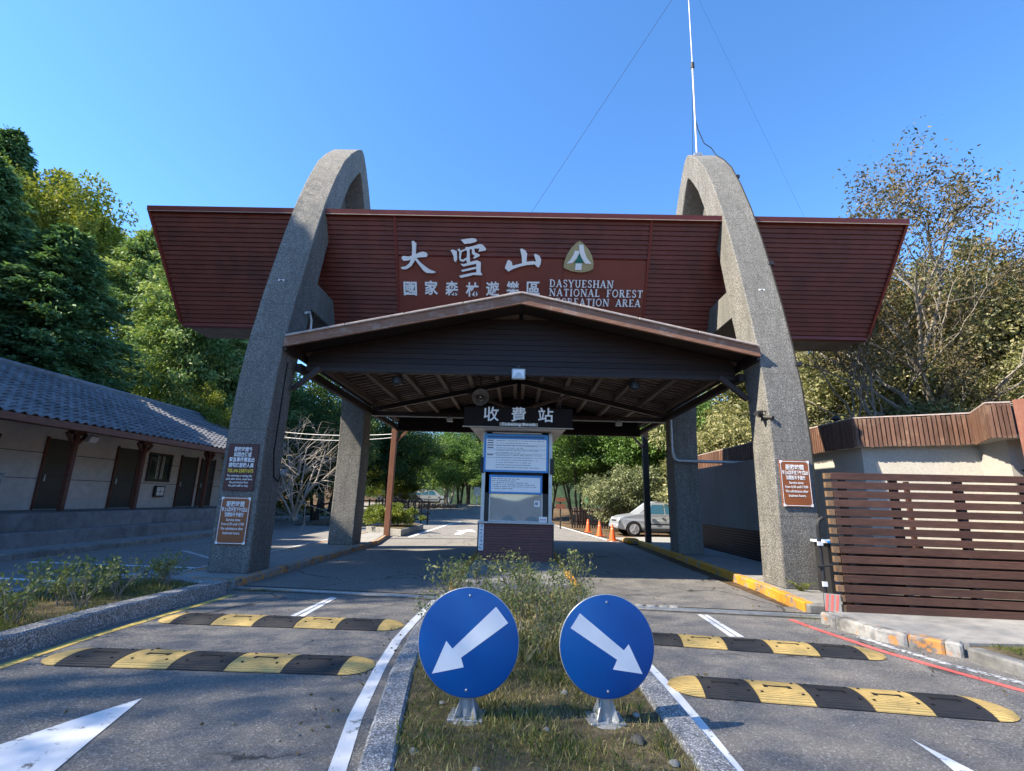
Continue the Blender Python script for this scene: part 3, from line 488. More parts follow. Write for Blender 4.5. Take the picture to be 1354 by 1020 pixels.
# ---------------------------------------------------------------- canopy between the arches
cn=thing('canopy','dark timber gabled canopy roof spanning the lanes between the arches','canopy',(0,15,0))
def cobj(name,mb,mat,**k):
    o=obj(name,mb,mat,cn,**k); o.matrix_parent_inverse=Matrix.Translation((0,-15,0)); return o
CX=.02; EX=5.12; RZ=6.035; EZ=4.92; SL=(RZ-EZ)/EX; CY0,CY1=10.12,20.1
def rz_(x): return RZ-abs(x-CX)*SL
for sd in (-1,1):
    p=Vector((CX,0,RZ)); q=Vector((CX+sd*EX,0,EZ)); d=(q-p).normalized(); n=Vector((-d.z*sd,0,d.x*sd)); n=n if n.z>0 else -n
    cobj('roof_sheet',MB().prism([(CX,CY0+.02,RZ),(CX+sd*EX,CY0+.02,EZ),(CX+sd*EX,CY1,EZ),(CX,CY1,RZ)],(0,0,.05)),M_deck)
    m=MB().prism([(CX,CY0-.06,RZ+.055),(CX+sd*(EX+.03),CY0-.06,EZ+.055),(CX+sd*(EX+.03),CY0-.06,EZ-.155),(CX,CY0-.06,RZ-.165)],(0,.07,0)); cobj('barge_board',m,M_barge,bevel=.006)
    for k in range(4):
        a=k/4; b=(k+1)/4; pa=p.lerp(q,a); pb=p.lerp(q,b); m=MB().beam((pa.x,CY0-.03,pa.z+.085),(pb.x-sd*.008,CY0-.03,pb.z+.085-0*SL),.17,.05); cobj('drip_edge',m,M_drip,bevel=.012)
    # purlins along the building, rafters up the slope
    for x in (.15,.75,1.6,2.45,3.3,4.15,4.95): cobj('purlin',MB().box(CX+sd*x-.065,CX+sd*x+.065,11.05,CY1-.1,rz_(CX+x)-.26,rz_(CX+x)-.11),M_rafter)
    nr=30
    for k in range(nr):
        y=11.1+k*(CY1-11.25)/(nr-1); pa=p+d*.05; pb=q-d*.05; m=MB().beam((pa.x,y,pa.z-.055),(pb.x,y,pb.z-.055),.10,.09); cobj('rafter',m,M_rafter)
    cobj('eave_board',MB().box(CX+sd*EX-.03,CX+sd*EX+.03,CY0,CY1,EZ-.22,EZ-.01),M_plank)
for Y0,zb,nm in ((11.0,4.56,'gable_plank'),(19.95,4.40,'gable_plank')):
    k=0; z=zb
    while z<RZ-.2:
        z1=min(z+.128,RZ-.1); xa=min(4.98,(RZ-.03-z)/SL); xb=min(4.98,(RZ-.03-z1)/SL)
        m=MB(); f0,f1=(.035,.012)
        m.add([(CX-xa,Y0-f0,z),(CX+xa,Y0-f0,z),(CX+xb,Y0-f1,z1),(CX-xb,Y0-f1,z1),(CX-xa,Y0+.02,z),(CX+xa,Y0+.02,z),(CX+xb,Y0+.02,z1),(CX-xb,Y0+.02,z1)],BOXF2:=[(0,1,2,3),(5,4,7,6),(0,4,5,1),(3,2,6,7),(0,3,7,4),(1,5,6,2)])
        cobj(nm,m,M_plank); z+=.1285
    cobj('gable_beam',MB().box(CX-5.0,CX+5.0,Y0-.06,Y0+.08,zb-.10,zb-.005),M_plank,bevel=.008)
for sd in (-1,1):
    cobj('knee_brace',MB().beam((sd*5.08,10.65,3.95),(sd*4.5,10.65,4.45),.1,.1),M_plank); cobj('eave_beam',MB().box(sd*5.03-.06,sd*5.03+.06,10.7,20.4,4.38,4.56),M_plank)
for Y0 in (16.5,):
    for sd in (-1,1):
        cobj('truss_chord',MB().beam((CX,Y0,RZ-.36),(CX+sd*5.0,Y0,EZ-.36),.1,.16),M_plank)
        cobj('truss_strut',MB().beam((CX,Y0,4.62),(CX+sd*1.9,Y0,RZ-.36-1.9*SL),.07,.09),M_rafter)
    cobj('king_post',MB().box(CX-.06,CX+.06,Y0-.05,Y0+.05,4.45,RZ-.36),M_plank); cobj('tie_beam',MB().box(CX-5.0,CX+5.0,Y0-.05,Y0+.05,4.36,4.50),M_plank)
cobj('conduit',MB().tube([(-5.0,16.42,4.33),(5.0,16.42,4.33)],.018,6),M_pipe)
for x,mt in ((-5.2,M_post),(5.36,M_black)):
    cobj('post',MB().box(x-.11,x+.11,20.45,20.67,.1,4.45),mt,bevel=.01); cobj('post_brace',MB().beam((x-.0+(.1 if x<0 else -.1),20.55,3.95),(x+(.55 if x<0 else -.55),20.55,4.42),.09,.09),mt)
cobj('tie_beam',MB().box(-5.35,5.5,20.48,20.62,4.46,4.6),M_plank)
for sd,x in ((-1,-2.9),(1,2.75)):
    t=thing('downlight','small dark round lamp hanging under the '+('left' if sd<0 else 'right')+' half of the gable beam','lamp',(x,11.3,4.46)); obj('housing',MB().lathe([(.11,0),(.13,-.06),(.13,-.18),(.05,-.22)],14),M_dark,t,smooth=40); obj('bracket',MB().tube([(0,0,-.02),(0,0,.12)],.02),M_dark,t)
for k,(x,y) in enumerate(((-2.3,16.3),(3.4,16.3))):
    t=thing('ceiling_fitting','small grey fitting below the '+('left' if k==0 else 'right')+' part of the white conduit','lamp',(x,y,4.2)); obj('housing',MB().box(-.1,.1,-.08,.08,-.03,.09),M_galv,t,bevel=.01); obj('stem',MB().tube([(0,0,.08),(0,0,.17)],.015),M_galv,t)
t=thing('floodlight','square floodlight with pale lens under the middle of the gable','floodlight',(-.01,10.86,4.47)); obj('housing',MB().box(-.155,.155,-.05,.06,-.12,.12),M_alu,t,bevel=.012); obj('lens',MB().box(-.12,.12,-.056,-.045,-.085,.085),M_lampg,t); obj('bracket',MB().box(-.03,.03,0,.04,.11,.2),M_dark,t)
m=MB().add([(-.12,-.058,-.085),(.12,-.058,-.085),(.04,-.0575,.02),(-.04,-.0575,.02)],[(0,1,2,3)]); obj('reflector',m,M_galv,t)
t=thing('horn_speaker','grey horn loudspeaker hanging above the left end of the hanging sign','loudspeaker',(-1.03,13.0,4.35))
obj('horn',MB().lathe([(.235,-.02),(.225,0),(.14,.10),(.07,.2),(.06,.3)],24,ax=(0,1,0),cap=False),M_alu,t,smooth=60); obj('throat',MB().lathe([(.06,.0),(.045,.05),(.03,.2)],14,ax=(0,1,0)),M_dark,t,smooth=50); obj('driver',MB().lathe([(.06,.25),(.1,.27),(.1,.4),(.05,.42)],16,ax=(0,1,0)),M_galv,t,smooth=40); obj('bracket',MB().tube([(0,.2,.05),(-.02,.2,.5),(-.02,.2,1.1)],.025),M_dark,t); obj('centre_cap',MB().lathe([(.001,-.03),(.03,-.01),(.03,.02)],12,ax=(0,1,0)),M_letter,t,smooth=60)
# ---------------------------------------------------------------- hanging sign
t=thing('hanging_sign','dark hanging signboard with white characters and small English line above the booth','sign',(0,12.56,3.49))
obj('board',MB().box(-1.41,1.42,-.03,.03,0,.51),M_signbd,t,bevel=.006); obj('moulding',MB().box(-1.43,1.44,-.04,.04,-.02,.0),M_brass,t)
for s,x in zip('收費站',(-.7,.02,.72)): text(s,.40,M_letter,t,(x,-.034,.30),ext=.006,wmax=.39,off=.012)
obj('strip',MB().box(-.47,.52,-.042,-.031,.025,.105),M_brass,t); text('Ticketing Booth',.105,M_letter,t,(.02,-.0435,.066),wmax=.88,off=.012)
for x in (-1.1,1.1): obj('hanger',MB().tube([(x,0,.5),(x,.0,.8),(x,.7,.95)],.015),M_dark,t)
# ---------------------------------------------------------------- ticket booth
bt=thing('ticket_booth','small ticket booth with dark red slatted base, glass window and blue framed notices','booth',(.01,13.2,.13))
for k in range(14): z=.0+k*.0655; obj('siding_course',MB().prism([(-.965,0,z),(-.965,-.012,z+.004),(-.965,.0,z+.058),(-.965,3,z+.058),(-.965,3,z)],(1.93,0,0)),M_brick,bt)
obj('base_core',MB().box(-.95,.95,.015,2.98,-.02,.915),M_dark,bt)
for sd in (-1,1): obj('corner_trim',MB().box(sd*.97-.02,sd*.97+.02,-.02,.05,0,.915),M_dark,bt)
obj('counter',MB().box(-1.0,1.0,-.10,3.02,.918,.965),M_alu,bt,bevel=.01)
for sd in (-1,1):
    obj('corner_post',MB().box(sd*.89-.045,sd*.89+.045,.0,.09,.965,3.3),M_alu,bt); obj('side_panel',MB().box(sd*.77-.075,sd*.77+.075,.02,.07,.965,3.3),M_black,bt); obj('side_wall',MB().box(sd*.90-.02,sd*.90+.02,.1,3.0,.965,3.3),M_black,bt)
    obj('notice_bracket',MB().box(sd*.93-.05,sd*.93+.05,-.02,.05,2.2,2.62),M_black,bt); obj('side_pane',MB().box(sd*.93-.005,sd*.93+.005,.3,2.6,1.1,2.3),M_glassd,bt)
obj('rear_wall',MB().box(-.9,.9,2.95,3.0,.965,3.3),M_black,bt); obj('lintel',MB().box(-.85,.85,.02,.09,1.7,3.3),M_black,bt)
win=obj('window',MB().box(-.70,.67,.055,.06,.985,1.72),M_blind,bt)
n=NT('booth_glass'); tr=n.new('BsdfTransparent'); gl=n.new('BsdfGlossy'); gl.inputs['Roughness'].default_value=.03; fr=n.new('Fresnel'); fr.inputs[0].default_value=1.6; mx=n.new('MixShader'); n.L(fr.outputs[0],mx.inputs[0]); n.L(tr.outputs[0],mx.inputs[1]); n.L(gl.outputs[0],mx.inputs[2]); n.L(mx.outputs[0],n.out.inputs[0]); M_glass=n.m
obj('pane',MB().box(-.69,.66,.03,.036,.99,1.71),M_glass,win); obj('frame',MB().box(-.72,.69,.015,.05,.966,.992),M_alu,win)
for x in (-.705,.675): obj('frame',MB().box(x-.015,x+.015,.012,.05,.992,1.7),M_alu,win)
def notice(x0,x1,z0,z1,y,rows,head):
    f=obj('notice_board',MB().box(x0,x1,y-.05,y,z0,z1),M_bframe,bt,bevel=.006); b=.055; top=.14 if head else .06
    obj('notice_sheet',MB().box(x0+b,x1-b,y-.056,y-.049,z0+b,z1-top),M_paper,f)
    rng=random.Random(int(z0*10)); mk=MB(); W_=x1-x0-2*b-.08; zz=z1-top-.05; k=0
    while zz>z0+b+.03:
        x=x0+b+.03
        if head and k in (0,1,2,3,6): 
            mk.add([(x,y-.0575,zz),(x+.16,y-.0575,zz),(x+.16,y-.0575,zz+.024),(x,y-.0575,zz+.024)],[(0,1,2,3)])
        if head: x+=.24
        e=x+W_*(rng.uniform(.55,1) if head else rng.uniform(.35,.95))-(.24 if head else 0); e=min(e,x1-b-.03)
        while x<e:
            w=rng.uniform(.012,.05); mk.add([(x,y-.0575,zz),(x+w,y-.0575,zz),(x+w,y-.0575,zz+.013),(x,y-.0575,zz+.013)],[(0,1,2,3)]); x+=w+rng.choice((.006,.008,.03))
        zz-=rows; k+=1
    tag(obj('print',mk,M_ink,f),kind='stuff')
    if head:
        mk=MB()
        for k in range(30): xx=x0+.1+k*(x1-x0-.2)/30; mk.add([(xx,y-.052,z1-.10),(xx+.032,y-.052,z1-.10),(xx+.032,y-.052,z1-.055),(xx,y-.052,z1-.055)],[(0,1,2,3)])
        tag(obj('print',mk,flat('navy_ink',(.005,.03,.12)),f),kind='stuff'); mk=MB()
        for zz in (.16,.27,.39,.49): mk.add([(x0+b+.01,y-.0577,z1-top-zz),(x1-b-.01,y-.0577,z1-top-zz),(x1-b-.01,y-.0577,z1-top-zz-.006),(x0+b+.01,y-.0577,z1-top-zz-.006)],[(0,1,2,3)])
        tag(obj('rule_lines',mk,M_ink,f),kind='stuff')
notice(-.89,.82,2.23,3.24,-.10,.064,True); notice(-.73,.67,1.67,2.16,-.04,.05,False); obj('lamp_tube',MB().tube([(-.68,-.12,3.27),(.64,-.12,3.27)],.02),M_pipe,bt)
obj('sticker',MB().box(.47,.62,.02,.024,1.36,1.52),M_paper,bt); mk=MB().box(.50,.53,.018,.0195,1.41,1.47); mk.box(.54,.56,.018,.0195,1.40,1.48); tag(obj('print',mk,M_ink,bt),kind='stuff')
obj('small_notice',MB().box(.60,.81,-.03,-.024,.968,1.11),M_paper,bt); mk=MB(); [mk.add([(.63+k*.055,-.032,1.02),(.665+k*.055,-.032,1.02),(.665+k*.055,-.032,1.05),(.63+k*.055,-.032,1.05)],[(0,1,2,3)]) for k in range(3)]; tag(obj('print',mk,flat('print_red',(.4,.06,.08)),bt),kind='stuff')
vs_=obj('vertical_notice',MB().box(-.955,-.83,-.03,-.014,.24,.90),M_paper,bt); mk=MB(); rr=random.Random(3)
for k in range(7):
    for j in range(4): x=-.94+rr.uniform(0,.06); z=.27+k*.09+rr.uniform(0,.05); mk.add([(x,-.0315,z),(x+.035,-.0315,z),(x+.035,-.0315,z+.012),(x,-.0315,z+.012)],[(0,1,2,3)])
tag(obj('print',mk,M_ink,vs_),kind='stuff')
obj('roof',MB().prism([(-1.26,-.50,3.33),(1.25,-.50,3.33),(1.12,3.3,3.33),(-1.14,3.3,3.33)],(0,0,.12)),M_offw,bt,bevel=.01); obj('ceiling_trim',MB().box(-1.27,1.26,-.525,-.503,3.34,3.46),M_brass,bt)
# ---------------------------------------------------------------- round arrow signs
def arrow_sign(x,y,zc,r,tilt,poly,label):
    t=thing('arrow_sign',label,'road sign',(x,y,.07),tilt,'round blue arrow signs on the median'); z=zc-.07
    obj('base_plate',MB().box(-.13,.13,-.10,.12,0,.018),M_galv,t,bevel=.004); obj('grout',MB().lathe([(.17,-.03),(.15,.0),(.12,.01)],9),M_pave,t)
    obj('post',MB().lathe([(.052,.015),(.052,z+r*.6)],18),M_galv,t,smooth=40)
    for a in range(4):
        c,s=math.cos(a*math.pi/2+.78),math.sin(a*math.pi/2+.78); q=[(c*.045,s*.045,.018),(c*.115,s*.115,.018),(c*.115,s*.115,.035),(c*.048,s*.048,.17)]; m=MB().prism([Vector(p)+Vector((-s,c,0))*-.004 for p in q],(-s*.008,c*.008,0)); obj('gusset',m,M_galv,t)
        obj('bolt',MB().lathe([(.012,.018),(.012,.045)],6,(math.cos(a*math.pi/2)*.1,math.sin(a*math.pi/2)*.085,0)),M_galv,t)
    d=obj('disc',MB().lathe([(r*.97,-.012),(r,-.008),(r,.008),(r*.97,.012)],56,(0,-.075,z),(0,-1,0)),M_blue,t,smooth=30); obj('rim',MB().lathe([(r+.001,-.009),(r+.005,-.006),(r+.005,.006),(r+.001,.009)],56,(0,-.075,z),(0,-1,0),False),M_alu,t,smooth=60)
    obj('arrow',MB().prism([(px*r,-.0875,z+pz*r) for px,pz in poly],(0,-.0012,0)),M_signw,t); [obj('rivet',MB().lathe([(.009,0),(.009,.004),(.004,.007)],10,(0,-.087,z+q*r*.86),(0,-1,0)),M_galv,t) for q in (-1,1)]; obj('clamp',MB().box(-.07,.07,-.06,-.03,z-.03,z+.03),M_galv,t); obj('clamp',MB().box(-.07,.07,-.06,-.03,z-r*.55-.02,z-r*.55+.02),M_galv,t)
arrow_sign(-.33,4.09,.605,.378,R_(-3),[(.534,.667),(.787,.374),(-.129,-.292),(-.067,-.46),(-.69,-.6),(-.438,0),(-.309,-.138)],'round blue sign with white arrow pointing down left')
arrow_sign(.705,4.11,.60,.357,R_(4),[(-.578,.63),(-.777,.337),(.205,-.263),(.114,-.447),(.735,-.526),(.458,.037),(.355,-.084)],'round blue sign with white arrow pointing down right')
# ---------------------------------------------------------------- left house
hs=thing('house','long grey single-storey building with tiled roof, veranda and dark doors on the left','building',(-15,15,0))
def hobj(name,mb,mat,par=None,**k):
    o=obj(name,mb,mat,par or hs,**k)
    if par is None: o.matrix_parent_inverse=Matrix.Translation((15,-15,0))
    return o
PZ=.97; HY0,HY1=4,25.6
hobj('platform',MB().box(-22,-12.95,HY0,HY1,-.1,PZ),M_step,bevel=.02); 
for k,(xx,zz) in enumerate(((-12.5,.52),)): hobj('step',MB().box(-13,xx,HY0,HY1,-.1,zz),M_step,bevel=.02)
hobj('wall',MB().box(-21.5,-15,HY0,HY1-.3,PZ-.02,3.9),M_hwall)
for z in (1.92,2.72): hobj('wall_joint',MB().box(-15.0,-14.994,HY0,HY1-.3,z,z+.02),M_dark)
for y0,y1,z1 in ((15.47,16.36,3.2),(18.31,19.29,3.2),(21.9,22.95,3.18),(23.35,24.3,3.16)):
    d=hobj('door',MB().box(-15.02,-14.95,y0,y1,PZ,z1),M_door,bevel=.006); hobj('door_frame',MB().box(-15,-14.93,y0-.06,y0-.002,PZ,z1+.05),M_hpost); hobj('door_frame',MB().box(-15,-14.93,y1+.002,y1+.06,PZ,z1+.05),M_hpost)
    obj('handle',MB().box(-14.95,-14.90,y0+.06,y0+.10,1.85,2.05),M_galv,d); obj('mid_rail',MB().box(-14.95,-14.945,y0+.02,y1-.02,1.98,2.02),M_dark,d); obj('sill',MB().box(-15,-14.85,y0-.05,y1+.05,PZ,PZ+.03),M_pave,d)
for y0,y1,z0,z1 in ((19.95,21.2,2.06,3.12),(12.6,13.9,2.05,3.1),(8.5,10,2.05,3.1)):
    w=hobj('window',MB().box(-15.02,-14.96,y0,y1,z0,z1),M_glassd); 
    for a in (y0,(y0+y1)/2,y1): obj('frame',MB().box(-14.97,-14.92,a-.04,a+.04,z0,z1),M_door,w)
    for z in (z0,z1): obj('frame',MB().box(-14.97,-14.915,y0-.05,y1+.05,z-.045,z+.045),M_door,w)
    for k in range(5): obj('curtain',MB().box(-14.958,-14.955,y0+.45+k*.09,y0+.5+k*.09,z0+.06,z1-.06),M_alu,w)
for y in (9.0,12.2,15.25,18.16,22.1):
    p=hobj('post',MB().box(-13.98,-13.84,y-.07,y+.07,PZ,3.35),M_hpost,bevel=.01); obj('capital',MB().box(-14.02,-13.80,y-.22,y+.22,3.30,3.42),M_hpost,p); 
    for sd in (-1,1): obj('brace',MB().beam((-13.91,y+sd*.05,3.0),(-13.91,y+sd*.36,3.34),.08,.08),M_hpost,p)
hobj('veranda_beam',MB().box(-14.0,-13.82,HY0,HY1,3.42,3.58),M_eave)
EXh,EZh,RXh,RZh=-12.35,3.42,-17.0,5.60
sl=Vector((RXh-EXh,0,RZh-EZh)); SLn=sl.length; sd_=sl.normalized(); nn=Vector((-sd_.z,0,sd_.x)); nn=nn if nn.z>0 else -nn
hobj('roof_deck',MB().prism([(EXh,HY0-.5,EZh),(RXh,HY0-.5,RZh),(2*RXh-EXh,HY0-.5,EZh),(2*RXh-EXh,HY0-.5,EZh-.1),(RXh,HY0-.5,RZh-.12),(EXh,HY0-.5,EZh-.1)],(0,HY1-HY0+.9,0)),M_eave)
hobj('fascia_board',MB().box(EXh-.01,EXh+.03,HY0-.5,HY1+.4,EZh-.17,EZh+.01),M_eave)
def tile_mb():
    m=MB(); L=.40; w=.30; n=6; rows=[]
    for x,z in ((0,.055),(L,.018)):
        rows.append([(x,k*w/n,z+.034*math.sin(2*math.pi*k/n+.6)) for k in range(n+1)])
    m.strip(rows[0],rows[1]); m.strip([(p[0],p[1],p[2]-.025) for p in rows[0]],rows[0]); return m
TM=mesh('roof_tile',tile_mb(),M_tile,60); rot=Matrix((sd_,Vector((0,1,0)),nn)).transposed()
rows_=int(SLn/.335); cols=int((HY1-HY0+.9)/.298); tl=[]
for i in range(rows_):
    for j in range(cols): tl.append((Vector((EXh,HY0-.5+j*.298,EZh))+sd_*(i*.335-.03)+nn*.012,i,j))
tl.sort(key=lambda a: abs(a[0].y-16)+(0 if a[0].y>12.5 else 5)+abs(a[1]-5)*.15)
rest=MB(); tmv=tile_mb()
for k,(p,i,j) in enumerate(tl):
    if k<300:
        o=link('roof_tile',TM,hs); mm=rot.to_4x4(); mm.translation=p+nn*random.uniform(0,.006); o.matrix_parent_inverse=Matrix.Translation((15,-15,0)); o.matrix_basis=mm
    else: rest.add([p+rot@Vector(v) for v in tmv.v],tmv.f)
tag(hobj('roof_tile_field',rest,M_tile,smooth=60),kind='stuff')
hobj('ridge_cap',MB().tube([(RXh,HY0-.5,RZh+.05),(RXh,HY1+.4,RZh+.05)],.12,10),M_tile,smooth=60)
t=thing('wall_floodlight','white floodlight on a bracket below the house eave','floodlight',(-13.7,15.6,3.22)); obj('housing',MB().obox((0,0,0),(.06,0,-.03),(0,.16,0),(.05,0,.1)),M_alu,t); obj('lens',MB().obox((.062,0,-.03),(.006,0,-.003),(0,.14,0),(.04,0,.08)),M_lampg,t); obj('arm',MB().tube([(-.2,-.3,.1),(0,0,.05)],.02),M_dark,t)
t=thing('extinguisher_box','white fire extinguisher box in a dark frame on the house wall','box',(-14.95,20.75,1.4)); obj('case',MB().box(-.02,.08,-.28,.25,0,.45),M_dark,t); 
for k in (-.22,.0): obj('panel',MB().box(.08,.09,k,k+.19,.06,.20),M_paper,t); obj('panel',MB().box(.08,.09,k,k+.19,.22,.40),M_paper,t)
t=thing('stone_sign','low pale stone pillar at the platform edge by the frame edge','pillar',(-12.72,11.7,PZ-.45)); obj('slab',MB().box(-.15,.15,-.5,.35,0,1.42),M_aggw,t,bevel=.02); obj('cap',MB().box(-.17,.17,-.52,.37,1.42,1.46),M_pave,t,bevel=.01)
# ---------------------------------------------------------------- right building
rb=thing('gatehouse','low grey stucco building with slatted timber parapet on the right','building',(9,12,0))
def robj(name,mb,mat,par=None,**k):
    o=obj(name,mb,mat,par or rb,**k)
    if par is None: o.matrix_parent_inverse=Matrix.Translation((-9,-12,0))
    return o
FP=[(7.28,20.5),(7.30,12.6),(7.33,10.62),(9.08,9.74),(8.47,8.76),(8.8,8.64)]
wallp=[(7.0,20.4),(7.02,14.2),(7.5,13.6),(7.52,10.76),(9.27,9.9),(9.0,9.05),(12.5,8.6),(12.5,20.4)]
robj('wall',MB().prism(xy(wallp[:3]+wallp[3:],-.05),(0,0,3.05)),M_rwall)
robj('side_wall',MB().box(6.98,7.018,14.25,20.38,.0,2.98),M_dwall); robj('doorway',MB().box(6.97,7.6,13.65,14.15,.1,2.2),M_black)  # side wall stucco toned darker, shade between the legs put into its colour
robj('soffit',MB().prism(xy([(7.3,20.5),(7.32,12.6),(7.36,10.66),(9.1,9.78),(8.5,8.8),(8.82,8.68),(12.4,8.2),(12.4,20.5)],2.96),(0,0,.05)),M_rwall); robj('roof',MB().prism(xy([(7.38,20.5),(7.38,12.6),(7.42,10.72),(9.2,9.82),(8.6,8.86),(8.9,8.74),(12.4,8.3),(12.4,20.5)],3.02),(0,0,.5)),M_dark)
for a,b in zip(FP[:-1],FP[1:]):
    a,b=Vector(a),Vector(b); L=(b-a).length; n=max(2,round(L/.078)); 
    if a.y>13 : n=round(L/.16)
    d=(b-a)/n; nr=Vector((d.y,-d.x)).normalized()
    if nr.dot(Vector((-1,-1)))<0: nr=-nr
    for k in range(n):
        p=a+d*(k+.5); w=d.length*.36; dd=d.normalized(); zt=3.56+random.uniform(-.015,.02); zb=2.95+random.uniform(-.012,.012); robj('fascia_slat',MB().obox((p.x,p.y,(zt+zb)/2),(dd.x*w,dd.y*w,0),(nr.x*.016,nr.y*.016,0),(0,0,(zt-zb)/2)),M_fascia)
    robj('fascia_rail',MB().beam((a.x-nr.x*.04,a.y-nr.y*.04,3.45),(b.x-nr.x*.04,b.y-nr.y*.04,3.45),.05,.08),M_fascia); robj('fascia_rail',MB().beam((a.x-nr.x*.04,a.y-nr.y*.04,3.05),(b.x-nr.x*.04,b.y-nr.y*.04,3.05),.05,.08),M_fascia); robj('fascia_cap',MB().beam((a.x-nr.x*.05,a.y-nr.y*.05,3.585),(b.x-nr.x*.05,b.y-nr.y*.05,3.585),.12,.025),M_drip)
robj('corner_panel',MB().prism([(8.82,8.62,1.0),(8.82,8.62,3.62),(9.6,7.6,3.66),(9.6,7.6,1.0)],(.04,.03,0)),M_panelb)
for k in range(11): robj('skirt_slat',MB().box(6.955,6.985,14.4,20.3,.12+k*.078,.185+k*.078),M_black)
robj('wall_lamp',MB().lathe([(.02,0),(.2,.05),(.24,.12)],14,(9.3,9.2,2.3)),M_dark,smooth=50)
robj('door',MB().obox((8.0,10.86,1.3),(.26,-.13,0),(.012,.02,0),(0,0,1.05)),wood('orange_door',(.34,.15,.06),(.45,.22,.10),.5,(3,3,.5),.1))
t=thing('blue_bench','blue and white slatted bench seen through the fence gaps','bench',(6.6,9.7,.125)); 
for k in range(26): obj('slat',MB().box(-.9+k*.075,-.85+k*.075,-.25,.2,.9,.94),M_bframe if k%2 else M_paper,t)
for x in (-.8,.9): obj('leg',MB().box(x-.03,x+.03,-.2,.2,0,.9),M_dark,t)
# rooftop pipe and drain pipe on the rear right leg
robj('roof_vent',MB().lathe([(.05,0),(.05,.2),(.12,.22),(.02,.32)],12,(7.6,11.6,3.5)),M_dark,smooth=40)
t=thing('drain_pipe','grey pipe running down the rear right leg and across to the low roof','pipe',(5.1,16.2,3)); obj('pipe',MB().tube([(.0,-.06,1.5),(.0,-.06,.35),(.06,-.06,.1),(.2,-.06,.03),(2.4,-.4,0)],.05,10),M_galv,t,smooth=60)
for z in (.5,1.1): obj('clip',MB().box(-.08,.08,-.06,.03,z,z+.03),M_dark,t)
# ---------------------------------------------------------------- slatted fence
fe=thing('slat_fence','dark brown fence of wide horizontal boards in front of the low building','fence',(5,8.1,.12))
fa,fb=Vector((4.97,8.08)),Vector((9.2,7.68)); fd=(fb-fa).normalized(); fn=Vector((fd.y,-fd.x))
for k in range(15):
    z=2.205-k*.1415; j=random.uniform(-.006,.006); a=fa+fd*(.10+random.uniform(-.015,.015)); b=fb; m=MB().obox(((a.x+b.x)/2-5+fn.x*.03,(a.y+b.y)/2-8.1+fn.y*.03,z-.12-.05),(fd.x*(b-a).length/2,fd.y*(b-a).length/2,j),(fn.x*.017,fn.y*.017,0),(0,0,.055)); obj('board',m,M_fence,fe,bevel=.004)
    c=fa+fd*.045; obj('end_block',MB().obox((c.x-5+fn.x*.02,c.y-8.1+fn.y*.02,z-.17),(fd.x*.048,fd.y*.048,0),(fn.x*.03,fn.y*.03,0),(0,0,.046)),M_fendlit,fe,bevel=.003)  # lighter brown than the boards: sun on the ends put into the colour
for tt in (.28,1.05,2.0,2.95,3.75):
    p=fa+fd*tt-fn*.03; obj('post',MB().obox((p.x-5,p.y-8.1,1.03),(fd.x*.045,fd.y*.045,0),(fn.x*.045,fn.y*.045,0),(0,0,1.06)),M_black,fe)
for k in range(9):
    z=1.0-k*.118; a=fa+fd*.15-fn*.16; b=fb-fn*.16; obj('dark_backing',MB().obox(((a.x+b.x)/2-5,(a.y+b.y)/2-8.1,z-.1),(fd.x*(b-a).length/2,fd.y*(b-a).length/2,0),(fn.x*.012,fn.y*.012,0),(0,0,.056)),M_plank,fe)  # dark backing added so the gaps between the lower boards look dark
for tt in (1.55,2.3): p=fa+fd*tt-fn*.5; obj('rear_stile',MB().obox((p.x-5,p.y-8.1,1.0),(fd.x*.03,fd.y*.03,0),(fn.x*.03,fn.y*.03,0),(0,0,1.0)),M_fence,fe)
# folded gate post with reflective board
t=thing('gate_post','dark steel gate post with red and white striped board at the fence end','post',(4.86,8.2,.0)); obj('post',MB().tube([(0,0,0),(.0,.0,1.35),(.03,0,1.45),(.1,0,1.5)],.03,8),M_dark,t,smooth=40); obj('stop_block',MB().box(-.05,.03,-.05,-.02,1.07,1.13),M_letter,t); obj('stop_block',MB().box(-.04,.03,-.05,-.02,.46,.53),M_letter,t)
obj('striped_board',MB().obox((.03,-.12,.24),(.09,-.06,0),(.006,.009,0),(0,0,.13)),M_pave,t)
for k in range(3): obj('stripe',MB().obox((-.03+k*.055,-.08-k*.0367,.24),(.014,-.0093,.0),(.008,.012,0),(.015,-.01,.12)),M_redline,t)
obj('hinge_bar',MB().tube([(-.08,-.02,.75),(.14,-.05,.78)],.02,6),M_dark,t)
# ---------------------------------------------------------------- antenna, cables, small fittings on the arches
t=thing('antenna_mast','thin white antenna mast on top of the right arch with guy wires','antenna',(5.45,YC-.2,12.40))
obj('lower_tube',MB().tube([(0,0,-.1),(.06,0,3.4)],.032,8),M_mast,t,smooth=50); obj('upper_tube',MB().tube([(.06,0,3.3),(.12,.0,8.5)],.02,8),M_mast,t,smooth=50); obj('base',MB().box(-.12,.12,-.12,.12,-.12,-.02),M_galv,t); obj('collar',MB().lathe([(.06,3.3),(.06,3.5)],10,(.06,0,0)),M_dark,t)
obj('guy_wire',MB().tube([(.11,0,7.2),(-6.7,2.05,-3.6)],.006,5),M_wire,t); obj('guy_wire',MB().tube([(.11,0,7.2),(3.9,1.2,-1.4),(5.6,1.8,-3.7)],.0022,5),M_wire,t); obj('guy_wire',MB().tube([(.05,.02,3.2),(-.12,.05,-.1)],.008,5),M_wire,t)
t=thing('arch_cable','black cable looping from the mast down the right arch edge','cable',(5.9,10,0)); pts=[(-.42,3.36,13.8),(-.36,3.34,13.3),(-.2,3.34,12.8),(0,3.3,12.6),(.06,3.25,12.4)]
for d,z in OUT[::-1][2:]: pts.append((.06,YC-d-10-.015,z+.1))
